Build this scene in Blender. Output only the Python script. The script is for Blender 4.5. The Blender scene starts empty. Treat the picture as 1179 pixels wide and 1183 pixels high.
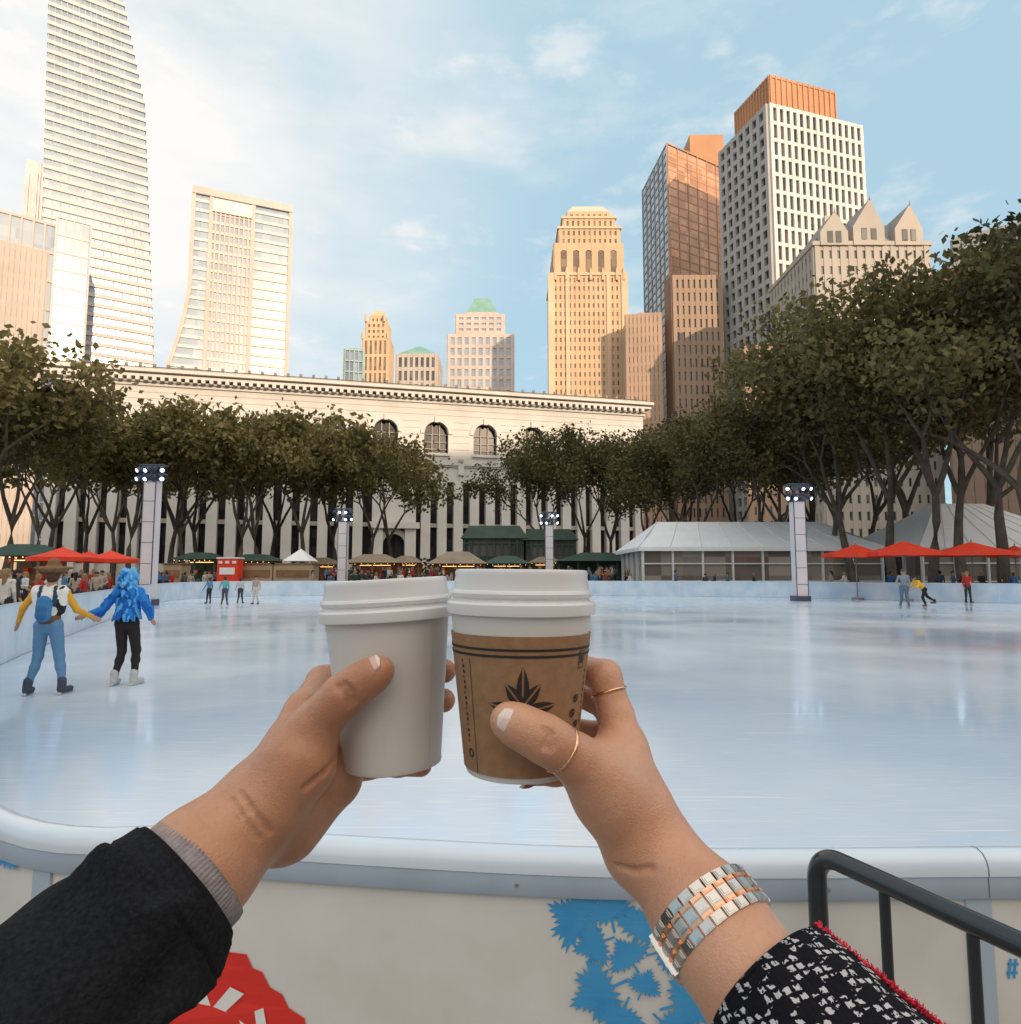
import bpy, math, random, bisect, bmesh
import numpy as np
from mathutils import Vector, Matrix, noise
from mathutils.geometry import tessellate_polygon
rnd=random.Random(7)
sc=bpy.context.scene
F=760.0; CX=589.5; CY=591.5; PIT=math.radians(5.3); CZ=1.6
cp,sp=math.cos(PIT),math.sin(PIT)
def W(px,py,Y):
    xr=(px-CX)/F; yu=(CY-py)/F
    t=Y/(cp-yu*sp)
    return Vector((t*xr,Y,CZ+t*(sp+yu*cp)))
def G(px,py,z):
    xr=(px-CX)/F; yu=(CY-py)/F
    t=(z-CZ)/(sp+yu*cp)
    return Vector((t*xr,t*(cp-yu*sp),z))
def lerp(a,b,t): return a+(b-a)*t
# ---------------------------------------------------------------- materials
def new_mat(name):
    m=bpy.data.materials.new(name); m.use_nodes=True
    nt=m.node_tree; return m,nt,nt.nodes['Principled BSDF']
def mat(name,col,rough=.6,metal=0,var=.0,scale=3.0,bump=0,bscale=None,spec=.5,col2=None,emis=None,estr=0,coords='Object',detail=6,coat=0):
    m,nt,b=new_mat(name); N=nt.nodes; L=nt.links
    b.inputs['Base Color'].default_value=(*col,1); b.inputs['Roughness'].default_value=rough
    b.inputs['Metallic'].default_value=metal; b.inputs['Specular IOR Level'].default_value=spec
    if coat: b.inputs['Coat Weight'].default_value=coat
    if emis: b.inputs['Emission Color'].default_value=(*emis,1); b.inputs['Emission Strength'].default_value=estr
    tc=N.new('ShaderNodeTexCoord')
    if var or col2:
        n=N.new('ShaderNodeTexNoise'); n.inputs['Scale'].default_value=scale; n.inputs['Detail'].default_value=detail
        L.new(tc.outputs[coords],n.inputs['Vector'])
        r=N.new('ShaderNodeValToRGB'); r.color_ramp.elements[0].position=.3; r.color_ramp.elements[1].position=.7
        c2=col2 if col2 else tuple(min(1,c*(1+var)) for c in col)
        c1=col if col2 else tuple(c*(1-var) for c in col)
        r.color_ramp.elements[0].color=(*c1,1); r.color_ramp.elements[1].color=(*c2,1)
        L.new(n.outputs['Fac'],r.inputs['Fac']); L.new(r.outputs['Color'],b.inputs['Base Color'])
    if bump:
        n=N.new('ShaderNodeTexNoise'); n.inputs['Scale'].default_value=bscale or scale*4; n.inputs['Detail'].default_value=5
        L.new(tc.outputs[coords],n.inputs['Vector'])
        bp=N.new('ShaderNodeBump'); bp.inputs['Strength'].default_value=bump; bp.inputs['Distance'].default_value=.002 if (bscale or 0)>80 else .02
        L.new(n.outputs['Fac'],bp.inputs['Height']); L.new(bp.outputs['Normal'],b.inputs['Normal'])
    return m
def glass_mat(name,c1,c2,cell=(3,3,3.6),rough=.12,metal=.0,spec=.8):
    m,nt,b=new_mat(name); N=nt.nodes; L=nt.links
    tc=N.new('ShaderNodeTexCoord'); d=N.new('ShaderNodeVectorMath'); d.operation='DIVIDE'; d.inputs[1].default_value=cell
    fl=N.new('ShaderNodeVectorMath'); fl.operation='FLOOR'
    wn=N.new('ShaderNodeTexWhiteNoise'); r=N.new('ShaderNodeValToRGB')
    L.new(tc.outputs['Object'],d.inputs[0]); L.new(d.outputs[0],fl.inputs[0]); L.new(fl.outputs[0],wn.inputs['Vector'])
    L.new(wn.outputs['Value'],r.inputs['Fac']); r.color_ramp.elements[0].color=(*c1,1); r.color_ramp.elements[1].color=(*c2,1)
    r.color_ramp.elements[0].position=.35
    L.new(r.outputs['Color'],b.inputs['Base Color'])
    b.inputs['Roughness'].default_value=rough; b.inputs['Metallic'].default_value=metal; b.inputs['Specular IOR Level'].default_value=spec
    return m
def vcol_mat(name,rough=.8,spec=.3):
    m,nt,b=new_mat(name); a=nt.nodes.new('ShaderNodeVertexColor'); a.layer_name='Col'
    nt.links.new(a.outputs['Color'],b.inputs['Base Color']); b.inputs['Roughness'].default_value=rough
    b.inputs['Specular IOR Level'].default_value=spec
    return m
# ---------------------------------------------------------------- mesh builder
class MB:
    def __init__(s): s.v=[];s.f=[];s.m=[];s.uv=[]
    def face(s,pts,m=0,uv=None):
        i=len(s.v); s.v+= [tuple(p) for p in pts]; s.f.append(tuple(range(i,i+len(pts)))); s.m.append(m)
        s.uv+= uv if uv else [(0,0)]*len(pts)
    def box(s,c,size,m=0,R=None):
        c=Vector(c); hx,hy,hz=[k/2 for k in size]
        P=[]
        for x,y,z in ((-1,-1,-1),(1,-1,-1),(1,1,-1),(-1,1,-1),(-1,-1,1),(1,-1,1),(1,1,1),(-1,1,1)):
            q=Vector((x*hx,y*hy,z*hz))
            if R is not None: q=R@q
            P.append(tuple(c+q))
        i=len(s.v); s.v+=P
        for f in ((0,3,2,1),(4,5,6,7),(0,1,5,4),(1,2,6,5),(2,3,7,6),(3,0,4,7)):
            s.f.append(tuple(i+k for k in f)); s.m.append(m); s.uv+=[(0,0)]*4
    def tube(s,pts,rs,n=8,m=0,cap=True):
        rings=[]
        for k,p in enumerate(pts):
            p=Vector(p)
            a=Vector(pts[min(k+1,len(pts)-1)])-Vector(pts[max(k-1,0)])
            a.normalize()
            if abs(a.z)<.98: u=a.cross(Vector((0,0,1))).normalized()
            else: u=Vector((1,0,0)); u=(u-a*u.dot(a)).normalized()
            w=a.cross(u); i=len(s.v)
            for j in range(n):
                t=2*math.pi*j/n; s.v.append(tuple(p+(u*math.cos(t)+w*math.sin(t))*rs[k]))
            rings.append(i)
        for k in range(len(rings)-1):
            a,b=rings[k],rings[k+1]
            for j in range(n):
                j2=(j+1)%n; s.f.append((a+j,a+j2,b+j2,b+j)); s.m.append(m); s.uv+=[(0,0)]*4
        if cap:
            s.f.append(tuple(rings[0]+j for j in range(n))[::-1]); s.m.append(m); s.uv+=[(0,0)]*n
            s.f.append(tuple(rings[-1]+j for j in range(n))); s.m.append(m); s.uv+=[(0,0)]*n
    def cyl(s,a,b,r,r2=None,n=12,m=0): s.tube([a,b],[r,r if r2 is None else r2],n,m)
    def prism(s,poly,z0,z1,mw=0,mt=0,scale_top=1.0):
        cx=sum(p[0] for p in poly)/len(poly); cy=sum(p[1] for p in poly)/len(poly)
        top=[(cx+(p[0]-cx)*scale_top,cy+(p[1]-cy)*scale_top) for p in poly]
        n=len(poly)
        for i in range(n):
            j=(i+1)%n
            s.face([(*poly[i],z0),(*poly[j],z0),(*top[j],z1),(*top[i],z1)],mw)
        if scale_top>.01: s.face([(*p,z1) for p in top],mt)
    def facade(s,p0,p1,z0,z1,nf,nb,fw,bh,d,mf=1,mb=1,df=None,doff=.12):
        p0=Vector((p0[0],p0[1],0)); p1=Vector((p1[0],p1[1],0)); e=p1-p0; Lh=e.length; e.normalize()
        n=Vector((e.y,-e.x,0)); R=Matrix((e,-n,Vector((0,0,1)))).transposed()
        for i in range(nf+1):
            u=fw/2+(Lh-fw)*i/nf if nf else 0
            c=p0+e*u+n*(d/2-.2); s.box((c.x,c.y,(z0+z1)/2),(fw,d+.4,z1-z0),mf,R)
        d2=d-doff if df is None else df
        for i in range(nb+1):
            z=z0+bh/2+(z1-z0-bh)*i/nb if nb else z0
            c=p0+e*(Lh/2)+n*(d2/2-.2); s.box((c.x,c.y,z),(Lh-.02,d2+.4,bh),mb,R)
    def yaw(s,cx,cy):
        th=-math.atan2(cx,cy); k=math.cos(th); c_,s_=math.cos(th),math.sin(th)
        s.v=[(cx+(x-cx)*k*c_-(y-cy)*s_, cy+(x-cx)*k*s_+(y-cy)*c_, z) for x,y,z in s.v]
    def obj(s,name,mats,parent=None,smooth=False,uv=False):
        me=bpy.data.meshes.new(name); me.from_pydata(s.v,[],s.f)
        for m in mats: me.materials.append(m)
        me.polygons.foreach_set('material_index',s.m)
        if smooth: me.polygons.foreach_set('use_smooth',[True]*len(s.f))
        if uv:
            l=me.uv_layers.new(name='UVMap'); l.data.foreach_set('uv',[c for p in s.uv for c in p])
        me.update(); o=bpy.data.objects.new(name,me); sc.collection.objects.link(o)
        if parent: o.parent=parent
        return o
def empty(name):
    o=bpy.data.objects.new(name,None); sc.collection.objects.link(o); o.empty_display_size=.1; return o
def inst(o,name,loc,rz=0,s=1,sz=None):
    q=bpy.data.objects.new(name,o.data); sc.collection.objects.link(q)
    q.location=loc; q.rotation_euler=(0,0,rz); q.scale=(s,s,sz or s); return q
# ---------------------------------------------------------------- SDF meshing
def surface_nets(Fd,org,h):
    S=Fd<0
    nx,ny,nz=Fd.shape
    c=np.zeros((nx-1,ny-1,nz-1),np.int8)
    offs=[(i,j,k) for i in(0,1) for j in(0,1) for k in(0,1)]
    for (i,j,k) in offs: c+=S[i:nx-1+i,j:ny-1+j,k:nz-1+k]
    act=np.argwhere((c>0)&(c<8))
    idx=-np.ones(c.shape,np.int64); idx[act[:,0],act[:,1],act[:,2]]=np.arange(len(act))
    acc=np.zeros((len(act),3)); cnt=np.zeros(len(act))
    for a in offs:
        for ax in range(3):
            if a[ax]==1: continue
            b=list(a); b[ax]=1
            fa=Fd[act[:,0]+a[0],act[:,1]+a[1],act[:,2]+a[2]]; fb=Fd[act[:,0]+b[0],act[:,1]+b[1],act[:,2]+b[2]]
            msk=(fa<0)!=(fb<0)
            t=np.where(msk,fa/np.where(msk,fa-fb,1),0)
            p=np.tile(np.array(a,float),(len(act),1)); p[:,ax]+=t
            acc[msk]+=p[msk]; cnt[msk]+=1
    V=(act+acc/cnt[:,None])*h+org
    faces=[]
    for ax in range(3):
        sl1=[slice(1,-1)]*3; sl2=[slice(1,-1)]*3; sl1[ax]=slice(0,-1); sl2[ax]=slice(1,None)
        A=S[tuple(sl1)];B=S[tuple(sl2)]
        e=np.argwhere(A!=B)
        if not len(e): continue
        sgn=A[e[:,0],e[:,1],e[:,2]]
        g=e.copy(); o1,o2=[a for a in range(3) if a!=ax]; g[:,o1]+=1; g[:,o2]+=1
        def cell(d1,d2):
            q=g.copy(); q[:,o1]-=d1; q[:,o2]-=d2; return idx[q[:,0],q[:,1],q[:,2]]
        q=np.stack([cell(1,1),cell(0,1),cell(0,0),cell(1,0)],1)
        flip=sgn if ax!=1 else ~sgn
        q[~flip]=q[~flip][:,::-1]
        faces.append(q)
    return V,np.concatenate(faces)
def sdf_mesh(groups,h,grooves=(),ridges=()):
    allp=[p for g in groups for p in g[1]]
    lo=np.min([np.minimum(np.array(p[0])-p[2],np.array(p[1])-p[3]) for p in allp],0)-4*h
    hi=np.max([np.maximum(np.array(p[0])+p[2],np.array(p[1])+p[3]) for p in allp],0)+4*h
    n=np.ceil((hi-lo)/h).astype(int)+1
    BIG=1.0; ID=np.zeros(n,np.int16); best=np.full(n,BIG,np.float32)
    def dist(p,k):
        a=np.array(p[0],float);b=np.array(p[1],float);ra,rb=p[2],p[3]
        mg=2*k+3*h; r=max(ra,rb)
        l=np.maximum(((np.minimum(a,b)-r-mg-lo)/h).astype(int),0); u=np.minimum(((np.maximum(a,b)+r+mg-lo)/h).astype(int)+2,n)
        sl=tuple(slice(l[i],u[i]) for i in range(3))
        X,Y,Z=[ (lo[i]+h*np.arange(l[i],u[i])).astype(np.float32) for i in range(3)]
        X=X[:,None,None]-a[0];Y=Y[None,:,None]-a[1];Z=Z[None,None,:]-a[2]
        ba=b-a; bb=max(ba@ba,1e-12)
        t=np.clip((X*ba[0]+Y*ba[1]+Z*ba[2])/bb,0,1)
        qx=X-t*ba[0];qy=Y-t*ba[1];qz=Z-t*ba[2]
        if len(p)>5 and p[5] is not None:
            nx_,s_=p[5]; nn=np.array(nx_,float); nn/=np.linalg.norm(nn)
            dn=qx*nn[0]+qy*nn[1]+qz*nn[2]; kf=(1/s_-1)
            qx=qx+dn*kf*nn[0];qy=qy+dn*kf*nn[1];qz=qz+dn*kf*nn[2]
            d=(np.sqrt(qx*qx+qy*qy+qz*qz)-(ra+(rb-ra)*t))*(.5+.5*s_)
        else: d=np.sqrt(qx*qx+qy*qy+qz*qz)-(ra+(rb-ra)*t)
        return sl,d
    def smin(a,b,k):
        hh=np.clip(.5+.5*(b-a)/k,0,1); return b*(1-hh)+a*hh-k*hh*(1-hh)
    res=[];gi=0
    for k,prims in groups:
        Fg=np.full(n,BIG,np.float32)
        for p in prims:
            sl,d=dist(p,k)
            Fg[sl]=smin(Fg[sl],d,k)
            mk=d<best[sl]; best[sl]=np.where(mk,d,best[sl]); ID[sl]=np.where(mk,gi,ID[sl]); gi+=1
        res.append(Fg)
    Fd=res[0]
    if len(res)>1:
        o=res[1]
        for r in res[2:]: o=np.minimum(o,r)
        Fd=smin(Fd,o,groups[0][0]*.5)
    F0=Fd.copy()
    def surf(px,py):
        d=W(px,py,1.0)-Vector((0,0,CZ)); o=np.array((0,0,CZ)); d=np.array(d); y=lo[1]
        while y<hi[1]:
            q=o+d*y; i=((q-lo)/h).astype(int)
            if (i>=0).all() and (i<n).all() and F0[i[0],i[1],i[2]]<0: return q,d/np.linalg.norm(d)
            y+=.0003
        return None
    def sweep(lines,add):
        for (pts,r,dep) in lines:
            prev=None
            for (a,b) in zip(pts[:-1],pts[1:]):
                m_=max(2,int(math.dist(a,b)/2.0))
                for k in range(m_+1):
                    t=k/m_; s=surf(lerp(a[0],b[0],t),lerp(a[1],b[1],t))
                    if s is None: prev=None; continue
                    q,d=s; c=q+d*(dep if add else -dep)
                    if prev is not None and np.linalg.norm(c-prev)<.008:
                        sl,dd=dist((c,prev,r,r),.004)
                        if add: Fd[sl]=smin(Fd[sl],dd,.004)
                        else: Fd[sl]=-smin(-Fd[sl],dd,.0016)
                    prev=c
    sweep(ridges,True); sweep(grooves,False)
    V,Q=surface_nets(Fd,lo,h)
    ii=np.clip(np.round((V-lo)/h).astype(int),0,n-1)
    return V,Q,ID[ii[:,0],ii[:,1],ii[:,2]],allp
def np_obj(name,V,Q,mats,parent=None,cols=None):
    me=bpy.data.meshes.new(name); me.from_pydata(V.tolist(),[],Q.tolist())
    me.polygons.foreach_set('use_smooth',[True]*len(Q))
    for m in mats: me.materials.append(m)
    if cols is not None:
        ca=me.color_attributes.new('Col','FLOAT_COLOR','POINT'); ca.data.foreach_set('color',np.concatenate([cols,np.ones((len(cols),1))],1).ravel())
    o=bpy.data.objects.new(name,me); sc.collection.objects.link(o)
    if parent: o.parent=parent
    return o
# ---------------------------------------------------------------- camera, world, sun
cam=bpy.data.cameras.new('camera'); co=bpy.data.objects.new('camera',cam); sc.collection.objects.link(co)
co.location=(0,0,CZ); co.rotation_euler=(math.radians(90)+PIT,0,0)
cam.sensor_fit='HORIZONTAL'; cam.sensor_width=36; cam.lens=36*F/1179; cam.clip_start=.02; cam.clip_end=6000
sc.camera=co
sc.view_settings.view_transform='Standard'; sc.view_settings.look='None'; sc.view_settings.exposure=0
SAZ=math.radians(150); SEL=math.radians(15)
w=bpy.data.worlds.new("World"); sc.world=w; w.use_nodes=True
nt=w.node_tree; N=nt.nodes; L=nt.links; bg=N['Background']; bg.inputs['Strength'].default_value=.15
sky=N.new('ShaderNodeTexSky'); sky.sky_type='NISHITA'; sky.sun_disc=False; sky.sun_elevation=SEL; sky.sun_rotation=SAZ
sky.air_density=1.0; sky.dust_density=.6; sky.ozone_density=1.6
tc=N.new('ShaderNodeTexCoord')
def cloud(scale,lo,hi,vscale=(1,1,2.6),off=(0,0,0),detail=8):
    mp=N.new('ShaderNodeMapping'); mp.inputs['Scale'].default_value=vscale; mp.inputs['Location'].default_value=off
    n=N.new('ShaderNodeTexNoise'); n.inputs['Scale'].default_value=scale; n.inputs['Detail'].default_value=detail; n.inputs['Roughness'].default_value=.55
    L.new(tc.outputs['Generated'],mp.inputs['Vector']); L.new(mp.outputs[0],n.inputs['Vector'])
    r=N.new('ShaderNodeMapRange'); r.interpolation_type='SMOOTHSTEP'; r.inputs['From Min'].default_value=lo; r.inputs['From Max'].default_value=hi
    L.new(n.outputs['Fac'],r.inputs['Value']); return r.outputs[0]
def dirmask(vec,lo,hi):
    dt=N.new('ShaderNodeVectorMath'); dt.operation='DOT_PRODUCT'; dt.inputs[1].default_value=Vector(vec).normalized()
    L.new(tc.outputs['Generated'],dt.inputs[0])
    hz=N.new('ShaderNodeMapRange'); hz.interpolation_type='SMOOTHSTEP'; hz.inputs['From Min'].default_value=lo; hz.inputs['From Max'].default_value=hi
    L.new(dt.outputs['Value'],hz.inputs['Value']); return hz.outputs[0]
def mth(op,a,b,clamp=False):
    q=N.new('ShaderNodeMath'); q.operation=op; q.use_clamp=clamp
    for i,x in enumerate((a,b)):
        if isinstance(x,(int,float)): q.inputs[i].default_value=x
        else: L.new(x,q.inputs[i])
    return q.outputs[0]
def mixc(f,a,b):
    q=N.new('ShaderNodeMix'); q.data_type='RGBA'
    for nme,x in(('Factor',f),('A',a),('B',b)):
        if isinstance(x,(int,float)): q.inputs[nme].default_value=x
        elif isinstance(x,tuple): q.inputs[nme].default_value=(*x,1)
        else: L.new(x,q.inputs[nme])
    return q.outputs['Result']
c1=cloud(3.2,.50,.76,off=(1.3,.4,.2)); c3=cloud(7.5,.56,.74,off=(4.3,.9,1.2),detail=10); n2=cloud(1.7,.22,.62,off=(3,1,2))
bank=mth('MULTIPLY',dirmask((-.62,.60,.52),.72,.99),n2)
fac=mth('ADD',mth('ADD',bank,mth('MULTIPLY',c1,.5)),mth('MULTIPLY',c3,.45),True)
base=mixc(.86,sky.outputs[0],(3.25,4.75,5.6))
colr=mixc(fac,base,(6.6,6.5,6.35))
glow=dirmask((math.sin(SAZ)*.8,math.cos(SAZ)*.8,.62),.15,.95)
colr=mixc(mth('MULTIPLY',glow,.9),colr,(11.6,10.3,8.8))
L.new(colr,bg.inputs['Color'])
sl=bpy.data.lights.new('sun','SUN'); sl.energy=3.8; sl.angle=math.radians(.5); sl.color=(1,.76,.52)
so=bpy.data.objects.new('sun',sl); sc.collection.objects.link(so)
sd=Vector((math.sin(SAZ)*math.cos(SEL),math.cos(SAZ)*math.cos(SEL),math.sin(SEL)))
so.rotation_euler=sd.to_track_quat('Z','Y').to_euler(); so.location=sd*50
# ---------------------------------------------------------------- ground & ice
M_stone=mat('paving',(.22,.21,.20),.85,var=.25,scale=.4)
mb=MB(); mb.face([(-2500,-1500,-.02),(2500,-1500,-.02),(2500,4000,-.02),(-2500,4000,-.02)]); mb.obj('ground',[M_stone])
mb=MB(); mb.box((-6,76,.21),(46,46,.42),0); mb.box((-6,52.7,.10),(46.5,.8,.24),0); mb.obj('terrace',[M_stone])
ctl=[G(0,925,1.05).xy,(-2.7,3.0),(-4.7,5.7),(-6.9,8.8),(-8.8,11.5),(-13,21),(-17.2,31.5),(-19.6,38),(-19.4,43),(-16,46.3),(-8,47),(4,47),(14,45),(21,40.5),(27,34.7),(33,26),(34,18),(28,9),(16,4),(6,1.9),(2.6,1.42),G(1179,974,1.05).xy,G(900,976,1.05).xy,G(700,975,1.05).xy,G(500,967,1.05).xy,G(250,951,1.05).xy]
ctl=[Vector((p[0],p[1])) for p in ctl]
path=[]
n=len(ctl)
for i in range(n):
    p0,p1,p2,p3=ctl[i-1],ctl[i],ctl[(i+1)%n],ctl[(i+2)%n]
    st=12 if (p2-p1).length>1 else 8
    for k in range(st):
        t=k/st; path.append(.5*((2*p1)+(p2-p0)*t+(2*p0-5*p1+4*p2-p3)*t*t+(3*p1-p0-3*p2+p3)*t**3))
cen=Vector((6,24))
np_=len(path); nor=[]
for i in range(np_):
    t=(path[(i+1)%np_]-path[i-1]).normalized(); q=Vector((t.y,-t.x))
    if q.dot(path[i]-cen)<0: q=-q
    nor.append(q)
def off(i,o): return path[i%np_]+nor[i%np_]*o
m,nt_,b=new_mat('ice'); N_=nt_.nodes;L_=nt_.links
t_=N_.new('ShaderNodeTexCoord')
na=N_.new('ShaderNodeTexNoise'); na.inputs['Scale'].default_value=.22; na.inputs['Detail'].default_value=8
L_.new(t_.outputs['Object'],na.inputs['Vector'])
ra=N_.new('ShaderNodeValToRGB'); ra.color_ramp.elements[0].position=.32; ra.color_ramp.elements[1].position=.68
ra.color_ramp.elements[0].color=(.55,.69,.87,1); ra.color_ramp.elements[1].color=(.72,.82,.93,1)
L_.new(na.outputs['Fac'],ra.inputs['Fac'])
last=ra.outputs['Color']
for k,(rot,s1,s2,fr) in enumerate(((.3,.5,14,.66),(1.2,.6,18,.66),(2.1,.45,16,.66),(2.8,.8,22,.66),(.8,1.6,60,.62),(1.9,1.8,70,.62))):
    mp=N_.new('ShaderNodeMapping'); mp.vector_type='POINT'; mp.inputs['Rotation'].default_value=(0,0,rot); mp.inputs['Scale'].default_value=(s1,s2,1)
    L_.new(t_.outputs['Object'],mp.inputs['Vector'])
    nn=N_.new('ShaderNodeTexNoise'); nn.inputs['Scale'].default_value=1.1; nn.inputs['Detail'].default_value=3; nn.inputs['Distortion'].default_value=.4
    L_.new(mp.outputs[0],nn.inputs['Vector'])
    rr=N_.new('ShaderNodeMapRange'); rr.inputs['From Min'].default_value=fr; rr.inputs['From Max'].default_value=fr+.08; rr.inputs['To Max'].default_value=.7
    L_.new(nn.outputs['Fac'],rr.inputs['Value'])
    mm=N_.new('ShaderNodeMix'); mm.data_type='RGBA'; mm.inputs['B'].default_value=(.93,.95,.97,1)
    L_.new(rr.outputs[0],mm.inputs['Factor']); L_.new(last,mm.inputs['A']); last=mm.outputs['Result']
L_.new(last,b.inputs['Base Color']); b.inputs['Specular IOR Level'].default_value=.6
nr=N_.new('ShaderNodeMapRange'); nr.inputs['From Min'].default_value=.3; nr.inputs['From Max'].default_value=.7; nr.inputs['To Min'].default_value=.04; nr.inputs['To Max'].default_value=.28; L_.new(na.outputs['Fac'],nr.inputs['Value']); L_.new(nr.outputs[0],b.inputs['Roughness'])
nb=N_.new('ShaderNodeTexNoise'); nb.inputs['Scale'].default_value=2.2; nb.inputs['Detail'].default_value=6; L_.new(t_.outputs['Object'],nb.inputs['Vector'])
bp=N_.new('ShaderNodeBump'); bp.inputs['Strength'].default_value=.12; bp.inputs['Distance'].default_value=.01; L_.new(nb.outputs['Fac'],bp.inputs['Height']); L_.new(bp.outputs[0],b.inputs['Normal'])
M_ice=m
mb=MB(); poly=[(p.x,p.y,0) for p in path]
mb.v=poly
for t in tessellate_polygon([[Vector(p) for p in poly]]):
    a,b_,c=[Vector(poly[k]) for k in t]
    if (b_-a).cross(c-a).z<0: t=t[::-1]
    mb.f.append(t); mb.m.append(0); mb.uv+=[(0,0)]*3
mb.obj('ice_rink',[M_ice])
# boards
M_cap=mat('board_cap',(.66,.74,.84),.22,var=.05,scale=3,coat=.4)
M_strip=mat('board_strip',(.44,.52,.63),.35,var=.08,scale=6)
M_panel=mat('board_panel',(.66,.62,.57),.55,scale=5,col2=(.77,.74,.70),bump=.05,bscale=14)
M_inner=mat('board_inner',(.70,.78,.86),.25,scale=1.3,col2=(.48,.62,.78),coat=.3)
M_metal=mat('bolt_metal',(.45,.47,.5),.3,metal=1)
prof=[(.012,.004,3),(.012,1.0,3),(-.004,1.008,0),(-.005,1.03,0),(.000,1.042,0),(.010,1.049,0),(.024,1.051,0),(.040,1.047,0),(.050,1.037,0),(.0545,1.022,0),(.0548,1.009,0),(.0525,1.007,1),(.0525,.968,1),(.050,.965,1),(.040,.965,1),(.040,-.015,2)]
PO=.040
board=empty('rink_barrier')
mb=MB()
for i in range(np_):
    for (o1,z1,_m),(o2,z2,m2_) in zip(prof[:-1],prof[1:]):
        a,b_=off(i,o1),off(i+1,o1); c,d=off(i+1,o2),off(i,o2)
        mb.face([(a.x,a.y,z1),(b_.x,b_.y,z1),(c.x,c.y,z2),(d.x,d.y,z2)],m2_)
bo=mb.obj('board_shell',[M_cap,M_strip,M_panel,M_inner],board,smooth=False)
bm=bmesh.new(); bm.from_mesh(bo.data); bmesh.ops.remove_doubles(bm,verts=bm.verts,dist=.0003); bmesh.ops.recalc_face_normals(bm,faces=bm.faces)
for f_ in bm.faces: f_.smooth=True
for e in bm.edges:
    if len(e.link_faces)==2 and e.calc_face_angle(0)>.7: e.smooth=False
bm.to_mesh(bo.data); bm.free()
cum=[0]
for i in range(np_): cum.append(cum[-1]+(path[(i+1)%np_]-path[i]).length)
def at(s,o):
    s%=cum[-1]
    i=max(0,bisect.bisect_right(cum,s)-1); i=min(i,np_-1); t=(s-cum[i])/max(1e-6,cum[i+1]-cum[i])
    p=off(i,o).lerp(off(i+1,o),t); nn=nor[i].lerp(nor[(i+1)%np_],t).normalized(); return p,nn
def s_of(px,py,o=PO+.001):
    xr=(px-CX)/F; yu=(CY-py)/F; d=Vector((xr,cp-yu*sp)); dz=sp+yu*cp
    best=None
    for i in range(np_):
        a=off(i,o);b_=off(i+1,o);e=b_-a
        den=d.x*e.y-d.y*e.x
        if abs(den)<1e-9: continue
        t=(a.x*e.y-a.y*e.x)/den; u=(a.x*d.y-a.y*d.x)/den
        if 0<=u<=1 and t>0 and (best is None or t<best[0]): best=(t,cum[i]+u*e.length,CZ+t*dz)
    return best
mb=MB()
s0=s_of(52,1010)[1]; s1=s_of(1136,1010)[1]
def TR(nn): return Matrix(((-nn.y,nn.x,0),(nn.x,nn.y,0),(0,0,1))).transposed()
s=s0
while s<s0+cum[-1]-1:
    p,nn=at(s,0); R=TR(nn)
    q,_=at(s,PO+.003); mb.box((q.x,q.y,.482),(.05,.006,.964),1,R)
    q,_=at(s,.010); mb.box((q.x,q.y,.5),(.05,.012,.995),0,R)
    for ds in (-.3,.3,.9):
        q,n3=at(s+ds,.0525); mb.cyl((q.x-n3.x*.002,q.y-n3.y*.002,.987),(q.x+n3.x*.002,q.y+n3.y*.002,.987),.004,n=8,m=2)
    s+=1.8
M_seam=mat('seam',(.42,.50,.60),.4)
M_seamd=mat('seam_dark',(.12,.14,.17),.6)
for s in (s1,s0+.9):
    for (o1,z1,_a),(o2,z2,_b) in zip(prof[3:12],prof[4:13]):
        a,nn=at(s-.001,o1);b_,_=at(s+.001,o1);c,_=at(s+.001,o2);d,_=at(s-.001,o2); e=Vector((nn.x,nn.y,0))*.0006+Vector((0,0,.0006))
        mb.face([Vector((a.x,a.y,z1))+e,Vector((b_.x,b_.y,z1))+e,Vector((c.x,c.y,z2))+e,Vector((d.x,d.y,z2))+e],3)
mb.obj('board_posts',[M_cap,M_seam,M_metal,M_seamd],board)
M_blue=mat('blue_print',(.045,.30,.62),.5,scale=14,col2=(.07,.36,.68)); M_red=mat('red_print',(.75,.03,.02),.5); M_wp=mat('white_print',(.85,.84,.82),.5)
def panel_poly(mb,pts,o=PO+.0015,m=0):
    P=[]
    for px,py in pts:
        r=s_of(px,py)
        if r: p,_=at(r[1],o); P.append(Vector((p.x,p.y,r[2])))
    flat=[Vector((q[0],-q[1],0)) for q in pts]
    for t in tessellate_polygon([flat]):
        mb.face([P[j] for j in t],m)
half=[(0,1.0),(.06,.80),(.15,.88),(.13,.66),(.27,.74),(.20,.54),(.36,.62),(.30,.44),(.56,.62),(.50,.46),(.70,.50),(.52,.33),(.72,.30),(.50,.20),(.86,.16),(.72,.06),(.92,-.02),(.62,-.02),(.66,-.16),(.42,-.06),(.44,-.28),(.26,-.10),(.24,-.30),(.10,-.12),(.04,-.2),(.04,-.55)]
leaf=half+[(-x,y) for x,y in half[::-1] if x>0]
def leafpx(cx,cy,s,a):
    ca,sa=math.cos(a),math.sin(a)
    return [(cx+s*(x*ca-y*sa),cy-s*(x*sa+y*ca)) for x,y in leaf]
mb=MB()
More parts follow.
